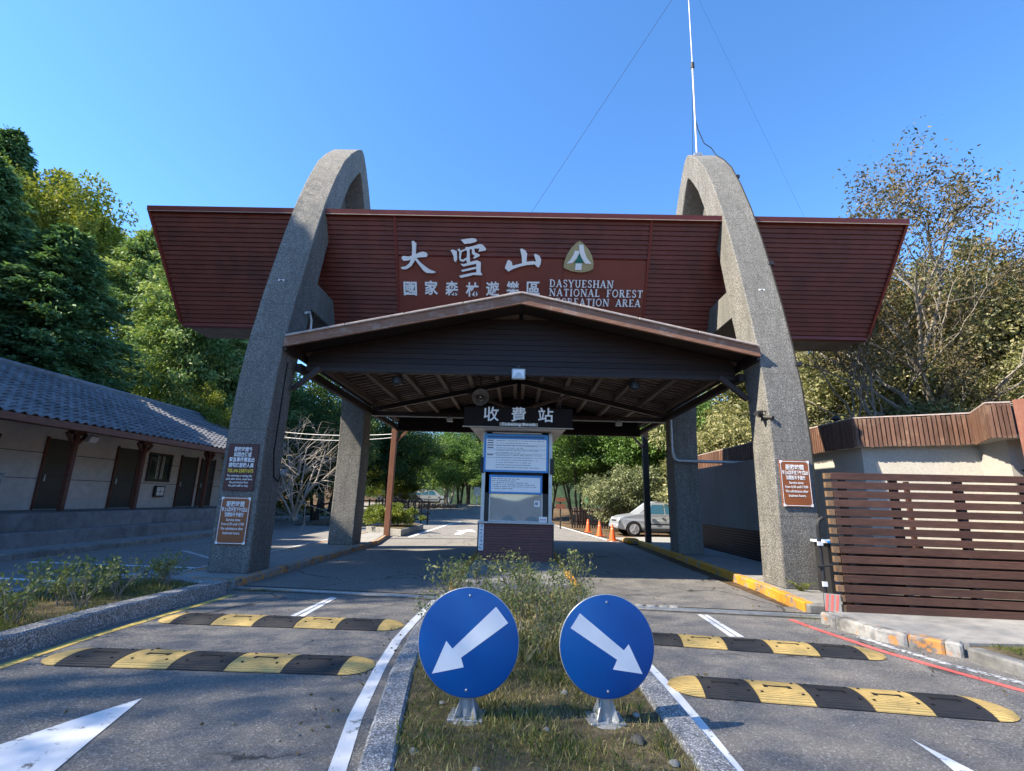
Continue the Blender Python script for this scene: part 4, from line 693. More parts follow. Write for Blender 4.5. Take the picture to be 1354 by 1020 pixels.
obj('cable',MB().tube(pts,.014,5),M_wire,t); 
for z in (10.6,7.3,4.6):
    d=np.interp(z,[b for a,b in OUT],[a for a,b in OUT]); obj('clamp',MB().box(.02,.16,YC-d-10-.05,YC-d-10+.06,z,z+.09),M_dark,t,bevel=.01)
for sx,z,lb in ((-5.65,6.55,'left'),(5.6,6.55,'right')):
    d=np.interp(z,[b for a,b in OUT],[a for a,b in OUT]); t=thing('wall_light','small pale oblong light set in the front of the '+lb+' arch','lamp',(sx,YC-d-.01,z)); obj('body',MB().box(-.075,.075,-.02,.05,-.025,.025),M_letter,t,bevel=.006); obj('lens',MB().box(-.03,.03,-.024,-.019,-.012,.012),M_dark,t)
t=thing('security_camera','dark twin security camera on the inner side of the right arch leg','camera',(5.16,10.25,3.55)); obj('mount',MB().box(-.06,.03,-.04,.06,-.06,.08),M_dark,t); obj('body',MB().tube([(-.05,-.05,.02),(-.2,-.18,-.02)],.05,10),M_dark,t,smooth=40); obj('body',MB().tube([(-.03,-.1,-.08),(.08,-.3,-.12)],.045,10),M_dark,t,smooth=40); obj('arm',MB().tube([(-.03,0,.0),(-.12,-.1,.05),(.1,-.2,.03)],.015),M_dark,t)
t=thing('leg_cable','thin cable and round junction box on the inner side of the left arch leg','cable',(-5.17,10.35,1.9)); obj('cable',MB().tube([(0,.1,2.6),(.005,.05,1.5),(.01,.02,.6),(.01,.15,.1),(.01,.38,.0),(.02,.45,.18)],.014,6),M_wire,t); obj('junction_box',MB().lathe([(.0,0),(.075,.01),(.075,.09),(.04,.11)],14,(0,.48,.2),(1,0,0)),M_galv,t,smooth=40)
t=thing('conduit_elbow','pale conduit bend beside the left arch crossbar','pipe',(-5.1,10.9,5.3)); obj('pipe',MB().tube([(0,.35,0),(0,.3,.5),(0,.15,.65),(0,-.05,.55)],.03,8),M_pipe,t,smooth=60)
# ---------------------------------------------------------------- vegetation
def leaf_mesh(name,pos,size,axis,tint,mat,rng,aspect=.45,fold=.0):
    N=len(pos); a=axis/np.maximum(1e-6,np.linalg.norm(axis,axis=1,keepdims=True)); r=rng.normal(size=(N,3)); b=np.cross(a,r); b/=np.maximum(1e-6,np.linalg.norm(b,axis=1,keepdims=True))
    L=size[:,None]; w=L*aspect*.5
    V=np.stack([pos,pos+a*L*.45+b*w,pos+a*L,pos+a*L*.45-b*w],1).reshape(-1,3)
    me=bpy.data.meshes.new(name); me.vertices.add(4*N); me.vertices.foreach_set('co',V.ravel()); me.loops.add(4*N); me.loops.foreach_set('vertex_index',np.arange(4*N,dtype=np.int32)); me.polygons.add(N); me.polygons.foreach_set('loop_start',np.arange(0,4*N,4,dtype=np.int32))
    me.update(calc_edges=True); at=me.attributes.new('tint','FLOAT','POINT'); at.data.foreach_set('value',np.repeat(np.clip(tint,0,1),4).astype(np.float32)); me.materials.append(mat); return me
def unit(rng,n): v=rng.normal(size=(n,3)); return v/np.linalg.norm(v,axis=1,keepdims=True)
def broad(seed,h,rx,rz,cz,ncl,nlf,ls,lm,bark,tr=.2,stems=1,spread=.35,clr=.23,flat_=.75,surf=2.6,aspect=.5):
    rng=np.random.default_rng(seed); d=unit(rng,ncl); lump=1+.22*np.sin(d[:,0]*3.1+seed)+.18*np.sin(d[:,1]*4.3+d[:,2]*2+seed*2); rr=rng.random(ncl)**(1/surf)*lump
    C=d*rr[:,None]*np.array([rx,rx,rz])+np.array([0,0,cz]); C=C[C[:,2]>max(.25,cz-rz*.95)]; ncl=len(C)
    cr=rx*clr*rng.uniform(.65,1.35,ncl); ct=rng.normal(.5,.17,ncl)
    idx=rng.integers(0,ncl,nlf); dd=unit(rng,nlf); u=rng.random(nlf)**.45
    P=C[idx]+dd*(u*cr[idx])[:,None]*np.array([1.15,1.15,flat_]); ax=dd*.7+rng.normal(size=(nlf,3))*.6+np.array([0,0,-.25]); t=ct[idx]+rng.normal(0,.14,nlf)
    lf=leaf_mesh('crown',P,ls*rng.uniform(.65,1.3,nlf),ax,t,lm,rng,aspect)
    m=MB(); pr=random.Random(seed)
    for s in range(stems):
        a=2*math.pi*s/stems+pr.uniform(-.4,.4); k=spread if stems>1 else .05; bx,by_=(math.cos(a)*.18*stems**.5,math.sin(a)*.18*stems**.5) if stems>1 else (0,0); zt=cz+rz*.25; pts=[];n=7
        for i in range(n):
            q=i/(n-1); pts.append((bx+math.cos(a)*k*rx*q**1.3+pr.uniform(-.06,.06)*rx*.3,by_+math.sin(a)*k*rx*q**1.3+pr.uniform(-.06,.06)*rx*.3,-.2+(zt+.2)*q))
        r0=tr/(stems**.35); m.tube(pts,[r0*(1.25 if i==0 else 1)*(1-.75*i/(n-1)) for i in range(n)],7)
        near=sorted(range(ncl),key=lambda c:(C[c][0]-pts[-1][0])**2+(C[c][1]-pts[-1][1])**2+pr.uniform(0,rx*rx))[:max(5,14//stems)]
        for c in near:
            i=pr.randint(2,n-2); p0=Vector(pts[i]); p1=Vector(C[c]); md_=p0.lerp(p1,.5)+Vector((pr.uniform(-.1,.1)*rx,pr.uniform(-.1,.1)*rx,rx*.06)); r1=r0*(1-.75*i/(n-1))*.5; m.tube([p0,md_,p1],[r1,r1*.6,r1*.2],5)
    return lf,mesh('trunk',m,bark,60)
def conifer(seed,h,rb,nbr,npb,ls,lm,bark,z0=.08,droop=.28,pw=.75,cl=.34):
    rng=np.random.default_rng(seed); P=[];A=[];Tn=[];m=MB(); m.tube([(0,0,-.3),(.05,0,h*.5),(0,.05,h)],[h*.02,h*.012,.02],8)
    for i in range(nbr):
        f=z0+(1-z0)*((i+rng.random())/nbr); z=h*f; a=i*2.39996+rng.normal(0,.25); L=rb*(1-f)**pw*rng.uniform(.7,1.18)+.25; dx,dy=math.cos(a),math.sin(a); t=rng.random(npb)**.6*.95+.08; wdt=cl*(.5+.7*(1-np.abs(t-.6)))
        px=dx*L*t; py=dy*L*t; pz=z+L*.12*t-droop*L*t*t
        q=np.stack([px,py,pz],1)+rng.normal(size=(npb,3))*np.array([1,1,.55])*wdt[:,None]*(.35+.12*L); P.append(q); A.append(np.stack([np.full(npb,dx)*.8,np.full(npb,dy)*.8,np.full(npb,-.35)],1)+rng.normal(size=(npb,3))*.45); Tn.append(np.full(npb,rng.normal(.47,.15))+.22*(t-.6)+rng.normal(0,.12,npb))
        if i%3==0: m.tube([(0,0,z),(dx*L*.5,dy*L*.5,z+L*.06-droop*L*.25),(dx*L*.95,dy*L*.95,z+L*.12-droop*L*.9)],[.02+.02*L*.5,.02,.008],4)
    P=np.concatenate(P);A=np.concatenate(A);Tn=np.concatenate(Tn); return leaf_mesh('crown',P,ls*rng.uniform(.6,1.3,len(P)),A,Tn,lm,rng,.38),mesh('trunk',m,bark,60)
def skeleton(seed,start,dirn,L,r,depth,nch,ang,m,tips,pr,up=.15,sides=5,shrink=.68):
    p=Vector(start); d=Vector(dirn).normalized(); pts=[p.copy()]; n=4
    for i in range(n):
        d=(d+Vector((pr.gauss(0,.11),pr.gauss(0,.11),pr.gauss(0,.08)+up*.25))).normalized(); p=p+d*(L/n); pts.append(p.copy())
    m.tube(pts,[r*(1-.5*i/n) for i in range(n+1)],sides,cap=False)
    if depth==0: tips.append((pts[-1],d)); tips.append((pts[2],d)); return
    for k in range(nch):
        i=pr.randint(2,n) if k else n; q=d.orthogonal().normalized(); q.rotate(Matrix.Rotation(pr.uniform(0,6.28),3,d)); nd=d*math.cos(ang)+q*math.sin(ang*pr.uniform(.6,1.25)); nd.z+=up; skeleton(seed,pts[i],nd,L*shrink*pr.uniform(.75,1.2),r*.55,depth-1,nch,ang,m,tips,pr,up,max(3,sides-1),shrink)
def skel_tree(seed,stems,depth,nch,ang,up,lm,bark,nl,ls,lr,shrink=.68,aspect=.4,tmean=.5):
    pr=random.Random(seed); rng=np.random.default_rng(seed); m=MB(); tips=[]
    for s,d,L,r in stems: skeleton(seed,s,d,L,r,depth,nch,ang,m,tips,pr,up,6,shrink)
    tk=mesh('trunk',m,bark,60)
    if not nl: return None,tk
    C=np.array([tuple(t[0]) for t in tips]); n=len(C)*nl; idx=np.repeat(np.arange(len(C)),nl); ct=rng.normal(tmean,.2,len(C)); P=C[idx]+rng.normal(size=(n,3))*lr; ax=rng.normal(size=(n,3))+np.array([0,0,-.5])
    return leaf_mesh('crown',P,ls*rng.uniform(.6,1.3,n),ax,ct[idx]+rng.normal(0,.12,n),lm,rng,aspect),tk
def plant(name,pair,loc,rz,sc,label,cat,group=None,crown='crown',trunk='trunk'):
    t=thing(name,label,cat,loc,rz,group); t.scale=(sc,sc,sc) if not hasattr(sc,'__len__') else sc
    if pair[0]: link(crown,pair[0],t)
    link(trunk,pair[1],t); return t
con1=conifer(11,20,5.6,240,360,.31,L_dark,M_barkd); con2=conifer(12,15,5.2,180,420,.26,L_hem,M_barkd,.05,.2,.62,.42)
brY=broad(21,14,5,4.2,10,150,70000,.25,L_yel,M_barkg,.28); brG=broad(22,9,4.2,3.4,5.6,140,50000,.19,L_gre,M_barkg,.22,3,.5); brG2=broad(23,10,4.5,3.6,6.8,150,52000,.19,L_gre,M_barkd,.26,1)
brP=broad(24,4,2.3,1.7,2.3,90,22000,.15,L_pale,M_barkg,.12,3,.5); brO=broad(25,6,3.3,2.8,3.0,150,62000,.15,L_oli,M_barkg,.14,4,.7,.2); brO2=broad(26,7,3.0,3.4,3.6,140,56000,.155,L_oli,M_barkg,.14,3,.5,.22); brD=broad(27,11,5,4.2,7,150,46000,.24,L_deep,M_barkd,.3,2,.4)
busY=broad(28,1.3,1.0,.65,.6,60,7000,.10,L_yel,M_barkg,.03,5,.7)
# left slope
plant('conifer_tree',con1,(-26.5,21,.4),.4,(.95,.95,.86),'tall dark green conifer rising behind the left house at the frame edge','tree'); plant('conifer_tree',con1,(-22.6,22,.3),2.1,(1.0,1.0,.70),'shorter dark conifer with broad crown directly above the house roof','tree'); plant('conifer_tree',con1,(-42,34,5),4.1,1.25,'tall dark conifer at the back of the left slope, topmost at the frame edge','tree')
plant('broadleaf_tree',brY,(-37.5,35.5,7.5),.7,(1.1,1.1,1.33),'bright yellow-green broadleaf treetop between the dark conifers','tree'); plant('hemlock_tree',con2,(-27.5,33,2.5),3.,(1.15,1.15,1.2),'feathery conifer standing behind the yellow-green treetop','tree')
plant('hemlock_tree',con2,(-20.8,28.8,.4),.3,(.95,.95,1.17),'pale green feathery conifer left of the sign beam end','tree'); plant('hemlock_tree',con2,(-17.3,31.5,0),2.2,(.85,.85,.86),'pale green feathery conifer under the left end of the sign beam','tree'); plant('hemlock_tree',con2,(-24.5,38,1),1.2,1.05,'feathery conifer far behind, filling the gap over the house ridge','tree')
plant('shrub',brY,(-16.6,26.8,-1.9),1.1,(.42,.42,.62),'yellow-green bush beside the house gable behind the left arch','shrub'); plant('broadleaf_tree',brD,(-15.5,41,0),.5,(.95,.95,1.1),'dark tree seen between the left arch legs','tree'); plant('broadleaf_tree',brD,(-13.2,33,-.6),2.5,(.62,.62,.72),'dark tree behind the bare shrub at the left','tree')
plant('broadleaf_tree',brD,(-11.5,45,.3),1.5,(.75,.75,.85),'dark spreading tree behind the brown canopy post','tree'); plant('broadleaf_tree',brY,(-13,52,-1.5),2,(.55,.55,.5),'sunlit yellow-green tree behind the brown canopy post','tree'); plant('broadleaf_tree',brG,(-7.2,52.5,.75),.4,(.95,.95,.86),'spreading multi-stemmed tree on the stone planter left of the booth','tree'); plant('broadleaf_tree',brG2,(-2.2,64,.5),.9,(.8,.8,.75),'green tree far down the road beside the booth','tree'); plant('broadleaf_tree',brD,(-6.5,68,.6),1.9,(.9,.9,.95),'dark tree far down the road behind the stone planter','tree'); plant('broadleaf_tree',brG2,(-17,62,.6),2.9,.9,'green tree beyond the parked cars','tree')
bare=skel_tree(31,[((0,0,0),(.2,0,1),1.9,.07),((.1,.1,0),(-.5,.2,1),1.9,.06),((-.1,0,0),(.6,-.3,1),1.8,.06),((0,.1,0),(-.1,-.5,1),1.8,.06),((.1,-.1,0),(-.6,-.1,.9),1.9,.06)],4,3,.55,-.12,None,M_barkp,0,0,0,.72)
plant('bare_shrub',bare,(-11.6,26.3,.3),0,1.25,'pale leafless shrub with tangled branches between the left arch legs','shrub'); plant('bare_shrub',bare,(-13.2,27.5,1.3),2,1.15,'pale leafless shrub behind the house gable','shrub')
# right slope
sp=skel_tree(33,[((0,0,-.5),(-.3,0,1),4.6,.15),((.3,.2,-.5),(.12,.1,1),4.8,.15),((-.2,.3,-.5),(-.75,.1,1),4.2,.13),((.6,.3,-.5),(.5,.0,1),4.4,.13),((.1,-.3,-.5),(-.05,-.3,1),4.4,.12)],5,3,.5,.10,L_red,M_barkg,13,.135,.22,.68,.42)
plant('sparse_tree',sp,(15.0,16.8,1.8),3.3,(1.15,1.15,1.0),'tall sparse tree with thin brown-red leaves against the sky on the right','tree'); plant('sparse_tree',sp,(21.5,20,3.6),2.4,(.75,.75,.62),'sparse reddish tree higher on the right slope at the frame edge','tree')
OL=[(11.6,19,.2,brO,1.0,'olive bush just right of the right arch leg'),(13.6,20.5,1.1,brO2,1.1,'tall olive-yellow thicket below the right end of the sign beam'),(16.2,19.2,2.2,brO,1.15,'olive thicket under the sparse tree'),(18.5,17.5,3.3,brO2,1.1,'olive-yellow thicket above the slatted parapet near the frame edge'),(13.0,16.4,.3,brO,.72,'low pale olive bush behind the parapet middle'),(16.4,15.4,1.6,brO2,.75,'low olive bush behind the parapet at the frame edge'),(20,22,3.8,brO2,1.35,'high olive tree on the slope behind the sparse tree'),(16,24.5,2,brO2,1.35,'high olive tree on the slope beside the sign beam end'),(13.4,26,.6,brO,1.35,'olive tree seen between the right arch legs'),(15,30.5,.8,brO2,1.5,'farther olive tree seen between the right arch legs'),(12.2,21.5,.0,brO,.75,'low olive bush behind the grey side wall')]
for k,(x,y,z,pr_,s,lb) in enumerate(OL): plant('thicket_tree',pr_,(x,y,z),k*1.3,s,lb,'bush')
mst=broad(29,9,4.0,3.2,6.2,150,48000,.18,L_gre,M_barkd,.2,6,.45)
for k,(x,y,s,lb) in enumerate([(4.6,37,1.0,'dense green many-stemmed tree right of the booth'),(7.6,39,1.05,'dense green many-stemmed tree behind the silver car'),(2.6,44,1.0,'green many-stemmed tree just right of the booth wall, farther off'),(9.8,33,.95,'green tree between the silver car and the right arch'),(1.2,58,1.1,'green tree closing the view down the road right of the booth'),(12,38,1.1,'green tree behind the right arch rear leg')]): plant('stemmed_tree',mst if k!=3 else brG2,(x,y,-.05),k*1.7,(s,s,s*.95),lb,'tree')
plant('pale_tree',brP,(6.6,30.5,.1),.3,(1.0,1.0,.98),'pale grey-green small tree behind the silver car','tree'); plant('pale_tree',brP,(9.2,29.5,0),2,(.85,.85,.8),'pale grey-green small tree at the tail of the silver car','tree')
plant('sparse_tree',sp,(13.2,18.6,1.2),1.4,(.85,.85,.85),'sparse brown-leaved tree just right of the sign beam end','tree')
plant('bare_shrub',bare,(14.6,17.2,1.9),.5,1.35,'pale leafless branches among the olive thicket under the sparse tree','shrub');
# trees that stand left of the frame and shade the forecourt
for k,(x,y,s) in enumerate([(-26.5,14.5,.9),(-24,9,1.05),(-24,12.8,.85)]): plant('conifer_tree',con1,(x,y,.2),k*1.1,s,'tall dark conifer in the row left of the view behind the house','tree','conifers in the row left of the view')
plant('conifer_tree',con1,(-24.2,17,.2),3.3,(.8,.8,.72),'dark conifer at the left frame edge nearest the house roof','tree')
# wooded ridge added far behind to cover the bright horizon
fh=MB(); rq=random.Random(2); vv=[]
for j in range(6):
    for i in range(40): x=-260+i*14; vv.append((x,130+j*18,-25+[0,20,34,42,44,30][j]+rq.uniform(-2,2)+4*math.sin(i*.5)))
fh.add(vv,[(j*40+i,j*40+i+1,(j+1)*40+i+1,(j+1)*40+i) for j in range(5) for i in range(39)]); struct('far_hill',fh,mk_soil('far_wood',(.012,.022,.012),(.03,.05,.025),(.06,.085,.04),.35),smooth=60)
for k,(x,y,pr_,s,lb) in enumerate([(-12,72,brG2,1.0,'distant green tree left of the road end'),(-9,80,brD,1.0,'distant dark tree left of the road end'),(2.5,76,brG2,1.1,'distant green tree closing the road end'),(-4,84,brG,1.2,'distant round tree at the road end'),(-19,74,brD,1.0,'distant dark tree beyond the parked cars')]): plant('distant_tree',pr_,(x,y,.4),k*1.1,s,lb,'tree')
brS=broad(61,26,7.2,9.0,17.0,1800,46000,.10,L_hem,M_barkg,.32,1,.3,.36,.9,3.0)  # unseen trees, crown thinned to let filtered sun fill the shaded lanes
for k,(x,y,s) in enumerate([(-20.5,3.2,1.0),(-20,-.9,1.0),(-20,-4.8,1.0),(-19.5,-8.6,1.0)]): plant('airy_tree',brS,(x,y,.1),k*1.7,s,'tall airy tree in the row left of the view that shades the lanes','tree','airy trees in the row left of the view')
plant('hemlock_tree',con2,(-20.5,6.6,.1),.9,(1.05,1.05,1.5),'tall feathery conifer in the row left of the view that shades the left arch leg','tree')
# small shrubs
def twig(seed,h,n,ls,nl,lm=L_shr):
    pr=random.Random(seed); st=[]
    for k in range(n): a=pr.uniform(0,6.28); st.append(((pr.gauss(0,.05),pr.gauss(0,.05),0),(math.cos(a)*.35,math.sin(a)*.35,1),h*pr.uniform(.5,.62),.006))
    return skel_tree(seed,st,1,3,.5,.1,lm,M_barkg,nl,ls,.035,.75,.45,.55)
tw2=[twig(44,.5,6,.055,9),twig(45,.58,6,.055,8),twig(46,.4,7,.05,10)]
tw=[twig(41,.55,6,.05,6),twig(42,.62,6,.05,6),twig(43,.4,6,.045,7)]
MS=[(-.55,8.6,1.2),(-.1,8.9,1.15),(.35,8.5,1.2),(.75,8.8,1.1),(-.8,7.7,1.0),(-.3,7.6,1.1),(.15,7.9,1.15),(.6,7.4,1.05),(.95,7.9,1.0),(-.95,8.9,1.0),(1.05,8.9,1.3),(-.6,6.7,.85),(.1,6.8,.9),(.65,6.4,.8),(-.15,6.0,.7),(.3,5.6,.6),(-1.0,6.5,.8),(1.0,6.7,.7),(-.9,7.4,1.35),(.05,8.3,1.3)]+[(-.75,5.6,.75),(.62,5.5,.7),(-.45,5.2,.6),(.85,6.0,.75),(-.35,6.4,.85),(.4,6.2,.8),(-.65,7.2,.9),(.3,7.1,.9),(.85,7.2,.85),(-.05,7.3,.95),(.0,5.3,.55),(.95,5.4,.6)]
for k,(x,y,s) in enumerate(MS): plant('median_shrub',tw[k%3],(x,y,.07),k*1.9,s,'small twiggy shrub with sparse leaves growing on the median behind the arrow signs','shrub','twiggy shrubs on the median','foliage','stems')
rr=random.Random(8)
PS=[(-5.5+rr.uniform(-.2,.2)-(k%3)*.45,4.3+k*.26,rr.uniform(.75,1.15)) for k in range(17)]
for k,(x,y,s) in enumerate(PS): plant('planter_shrub',tw2[(k+1)%3],(x,y,.15),k*2.3,s,'small leafy shrub in the pebble-edged planter at the left','shrub','small shrubs in the left planter','foliage','stems')
def grass(name,poly_fn,N,z,hmin,hmax,label,seed,dry=.45):
    rng=np.random.default_rng(seed); P=[];k=0
    x,y=poly_fn(rng,N); f=np.sin(x*3.1+seed)*np.cos(y*2.3)+np.sin(x*7+y*5)*.5+rng.normal(0,.5,len(x)); keep=f>-.55; x,y,f=x[keep],y[keep],f[keep]; n=len(x)
    pos=np.stack([x,y,np.full(n,z)],1); ax=rng.normal(size=(n,3))*.55; ax[:,2]=np.abs(ax[:,2])+.55; L=rng.uniform(hmin,hmax,n)*(.7+.3*np.clip(f,-.5,1.5)); t=dry+.14*np.sin(x*2+y*3)+rng.normal(0,.22,n)
    me=leaf_mesh(name,pos,L,ax,t,L_grs,rng,.10); return tag(link(name,me),label,'grass',None,'stuff')
def pf_med(rng,n):
    y=1.8+(rng.random(n)**.9)*7.1; t=rng.random(n); xl=np.interp(y,[p[1] for p in mo_l],[p[0]+.21 for p in mo_l]); xr=np.interp(y,[p[1] for p in mo_r],[p[0]-.23 for p in mo_r]); return xl+(xr-xl)*t,y
grass('median_grass',pf_med,60000,.07,.025,.085,'patchy short dry grass covering the median',5,.6)
def pf_tall(rng,n):
    y=5.2+rng.random(n)*3.7; t=rng.random(n); xl=np.interp(y,[p[1] for p in mo_l],[p[0]+.25 for p in mo_l]); xr=np.interp(y,[p[1] for p in mo_r],[p[0]-.27 for p in mo_r]); return xl+(xr-xl)*t,y
grass('tall_grass',pf_tall,5000,.07,.08,.26,'taller straw-coloured grass at the back of the median',6,.78)
grass('planter_grass',lambda r,n:(-7.1+r.random(n)*1.9,2.2+r.random(n)*6.5),30000,.15,.03,.11,'short grass in the left planter',7,.42)
grass('verge_grass',lambda r,n:(5.6+r.random(n)*3.5,4.2+r.random(n)*2.15),22000,.11,.03,.09,'short green grass on the verge at the right frame edge',9,.35)
grass('drain_weeds',lambda r,n:(-4.9+r.random(n)*1.0,8.85+r.random(n)*.35),1500,.005,.02,.05,'low weeds in the drain by the planter end',10,.2); grass('drain_moss',lambda r,n:(3.7+r.random(n)*.95,7.95+r.random(n)*.35),1400,.008,.015,.04,'low weeds in the drain by the fence end',11,.2)
grass('median_weeds',lambda r,n:(np.clip(r.normal(0,.5,n)+.15,-.75,1.0),3.0+np.floor(r.random(n)*9)*.62+r.normal(0,.09,n)),5200,.07,.05,.13,'greener weed tufts scattered over the median',14,.16)
# fern at the right leg
m=MB(); rngf=random.Random(5); fv=[];fa_=[];ft=[];fs=[]
for k in range(9):
    a=rngf.uniform(2.2,5.6); 
    for j in range(12):
        q=j/11; p=np.array([math.cos(a)*.34*q,math.sin(a)*.3*q,.16*math.sin(q*2.4)]); 
        for sd in (-1,1): fv.append(p); fa_.append([-math.sin(a)*sd+math.cos(a)*.5,math.cos(a)*sd+math.sin(a)*.5,-.1]); ft.append(.75+rngf.gauss(0,.1)); fs.append(.09*(1.1-q))
fm=leaf_mesh('fronds',np.array(fv),np.array(fs),np.array(fa_),np.array(ft),L_yel,np.random.default_rng(2),.35); t=thing('fern','small bright green fern at the foot of the right arch leg','plant',(5.42,9.86,.13)); link('fronds',fm,t); obj('rootstock',MB().lathe([(.03,-.01),(.02,.03)],6),M_barkd,t)
# stones on the median
rs=random.Random(12)
for k,(x,y,s) in enumerate([(.86,3.78,.055),(-.62,3.55,.03),(-.2,3.35,.028),(1.02,3.5,.035),(.25,3.9,.03),(-.55,4.3,.03),(.45,4.6,.035),(-.72,5.0,.03),(.95,4.2,.03),(-.05,4.35,.025)]):
    m=MB().lathe([(s*.3,-.01),(s,s*.1),(s*.9,s*.45),(s*.4,s*.75)],7); m.v=[(a*rs.uniform(.8,1.2),b*rs.uniform(.8,1.2),c) for a,b,c in m.v]; o=tag(obj('stone',m,M_stone if k==0 else M_pave,smooth=50),'dark lump of stone beside the right sign foot' if k==0 else 'small pale stone lying in the median grass','stone',None if k==0 else 'small stones in the median grass'); o.location=(x,y,.072)
# leaf litter on the ground
rng=np.random.default_rng(77); n=420; ed=rng.random(n); lx=np.where(ed<.3,rng.uniform(4.2,5,n),np.where(ed<.55,rng.uniform(-1.6,-1.3,n),rng.uniform(-5,4.3,n))); lyy=rng.uniform(3.2,16,n); keep=~((np.abs(lx-.05)<1.3)); lx,lyy=lx[keep],lyy[keep]; n=len(lx)
lit=leaf_mesh('fallen_leaves',np.stack([lx,lyy,np.full(n,.012)],1),rng.uniform(.02,.055,n),np.stack([rng.normal(size=n),rng.normal(size=n),rng.normal(0,.12,n)],1),rng.uniform(.5,1,n),L_red,rng,.6); tag(link('fallen_leaves',lit),'scattered dry leaves on the asphalt','leaves',None,'stuff')
# ---------------------------------------------------------------- things beyond the gate
def car(loc,rz,sc,paintm,label,group=None):
    t=thing('parked_car',label,'car',loc,rz,group); t.scale=(sc,)*3; W2=.87
    wx=(-1.32,1.28); R0=.37
    prof=[(-2.0,.34),(-2.14,.5),(-2.13,.70),(-2.02,.88),(-1.75,.99),(-1.2,1.08),(-.9,1.11),(1.95,1.10),(2.06,1.02),(2.1,.5),(2.02,.32)]
    low=[]
    for c in wx[::-1]:
        low.append((c+R0+.05,.30)); low+= [(c+(R0+.05)*math.cos(R_(a)),.33+(R0+.05)*math.sin(R_(a))) for a in range(0,181,20)]; low.append((c-R0-.05,.30))
    pts=prof+low; m=MB(); n=len(pts); ins=lambda z:(.0 if .45<z<.85 else .05)
    m.add([(x,-W2+ins(z),z) for x,z in pts]+[(x,W2-ins(z),z) for x,z in pts],[tuple(range(n)),tuple(range(n,2*n))[::-1]]+[(i,i+n,(i+1)%n+n,(i+1)%n) for i in range(n)]); obj('body',m,paintm,t,bevel=.06,seg=3)
    gp_=[(-1.08,1.07),(-.30,1.62),(.15,1.70),(1.5,1.69),(2.02,1.12)]; m=MB(); m.add([(x,-W2+.06+(.16 if z>1.3 else 0),z) for x,z in gp_]+[(x,W2-.06-(.16 if z>1.3 else 0),z) for x,z in gp_],[(0,1,2,3,4),(9,8,7,6,5)]+[(i,i+1,i+6,i+5) for i in range(4)]); obj('cabin',m,paintm,t,bevel=.05,seg=3)
    for sd in (-1,1):
        for a,b,c,d in ((-.72,-.28,.28,.28),(.34,.34,1.02,1.02),(1.08,1.08,1.5,1.66)):
            y0=sd*(W2-.055); y1=sd*(W2-.20); obj('side_window',MB().add([(a,y0,1.12),(d if d!=1.66 else 1.72,y0,1.12),(c,y1,1.58),(b,y1,1.58)],[(0,1,2,3)]),M_cglass,t)
        obj('door_seam',MB().box(.30,.312,sd*(W2+.001)-.002,sd*(W2+.001)+.002,.42,1.05),M_dark,t); obj('door_handle',MB().box(.12,.26,sd*W2-.02,sd*W2+.02,.90,.94),M_dark,t); obj('mirror',MB().box(-.72,-.55,sd*(W2+.1)-.07,sd*(W2+.1)+.05,1.08,1.24),paintm,t,bevel=.02); obj('headlight',MB().obox((-1.98,sd*.62,.82),(.09,0,.02),(0,.18,0),(.02,0,.08)),M_lampg,t,bevel=.02); obj('tail_light',MB().box(2.05,2.12,sd*.68-.1,sd*.68+.1,.75,1.05),M_redline,t); obj('sill',MB().box(-.85,.8,sd*(W2)-.03,sd*W2+.02,.26,.36),M_dark,t); obj('side_moulding',MB().box(-.8,.8,sd*W2-.01,sd*W2+.015,.58,.64),M_dark,t)
        for c in wx:
            w=obj('wheel',MB().lathe([(.1,-.1),(R0*.93,-.105),(R0,-.07),(R0,.07),(R0*.93,.105),(.1,.1)],28,(c,sd*(W2-.10),.36),(0,1,0)),M_tyre,t,smooth=40); obj('rim',MB().lathe([(.06,.02),(.22,.0),(.25,.03)],20,(c,sd*(W2+.0),.36),(0,sd,0)),M_rim,w,smooth=30)
            for k in range(5): a=k*2*math.pi/5; obj('spoke',MB().beam((c,sd*(W2+.035),.36),(c+.22*math.cos(a),sd*(W2+.03),.36+.22*math.sin(a)),.02,.05,(0,1,0)),M_rim,w)
    obj('windscreen',MB().add([(-.96,-.74,1.09),(-.96,.74,1.09),(-.36,.6,1.57),(-.36,-.6,1.57)],[(0,1,2,3)]),M_cglass,t); obj('grille',MB().box(-2.13,-2.05,-.4,.4,.62,.78),M_dark,t); obj('bumper',MB().box(-2.2,-2.0,-.8,.8,.36,.58),paintm,t,bevel=.05); obj('number_plate',MB().box(-2.21,-2.198,-.18,.18,.42,.52),M_paper,t)
    return t
car((7.25,26.6,.02),R_(4),1.0,M_car,'silver car parked nose left behind the right canopy post')
car((-13.5,57,.85),R_(10),1.0,M_cardk,'dark car parked far off behind the stone planter, left one'); car((-9.9,58.5,.85),R_(185),1.0,M_car,'silver car parked far off behind the stone planter, right one')
cp=MB().lathe([(.15,.03),(.045,.68),(.03,.70)],18); 
for k,(x,y,lb) in enumerate([(4.05,28.3,'farthest of the three orange traffic cones at the road edge'),(4.19,25.3,'middle one of the three orange traffic cones at the road edge'),(4.31,22.6,'nearest of the three orange traffic cones at the road edge')]):
    t=thing('traffic_cone',lb,'cone',(x,y,.01),k*.4,'orange traffic cones'); obj('cone_body',cp,M_cone,t,smooth=40); obj('base',MB().box(-.19,.19,-.19,.19,0,.035),M_cone,t,bevel=.01); obj('top_band',MB().lathe([(.075,.5),(.052,.62)],18,cap=False),paint('cone_pale',(.75,.35,.25),.1,4),t,smooth=40)
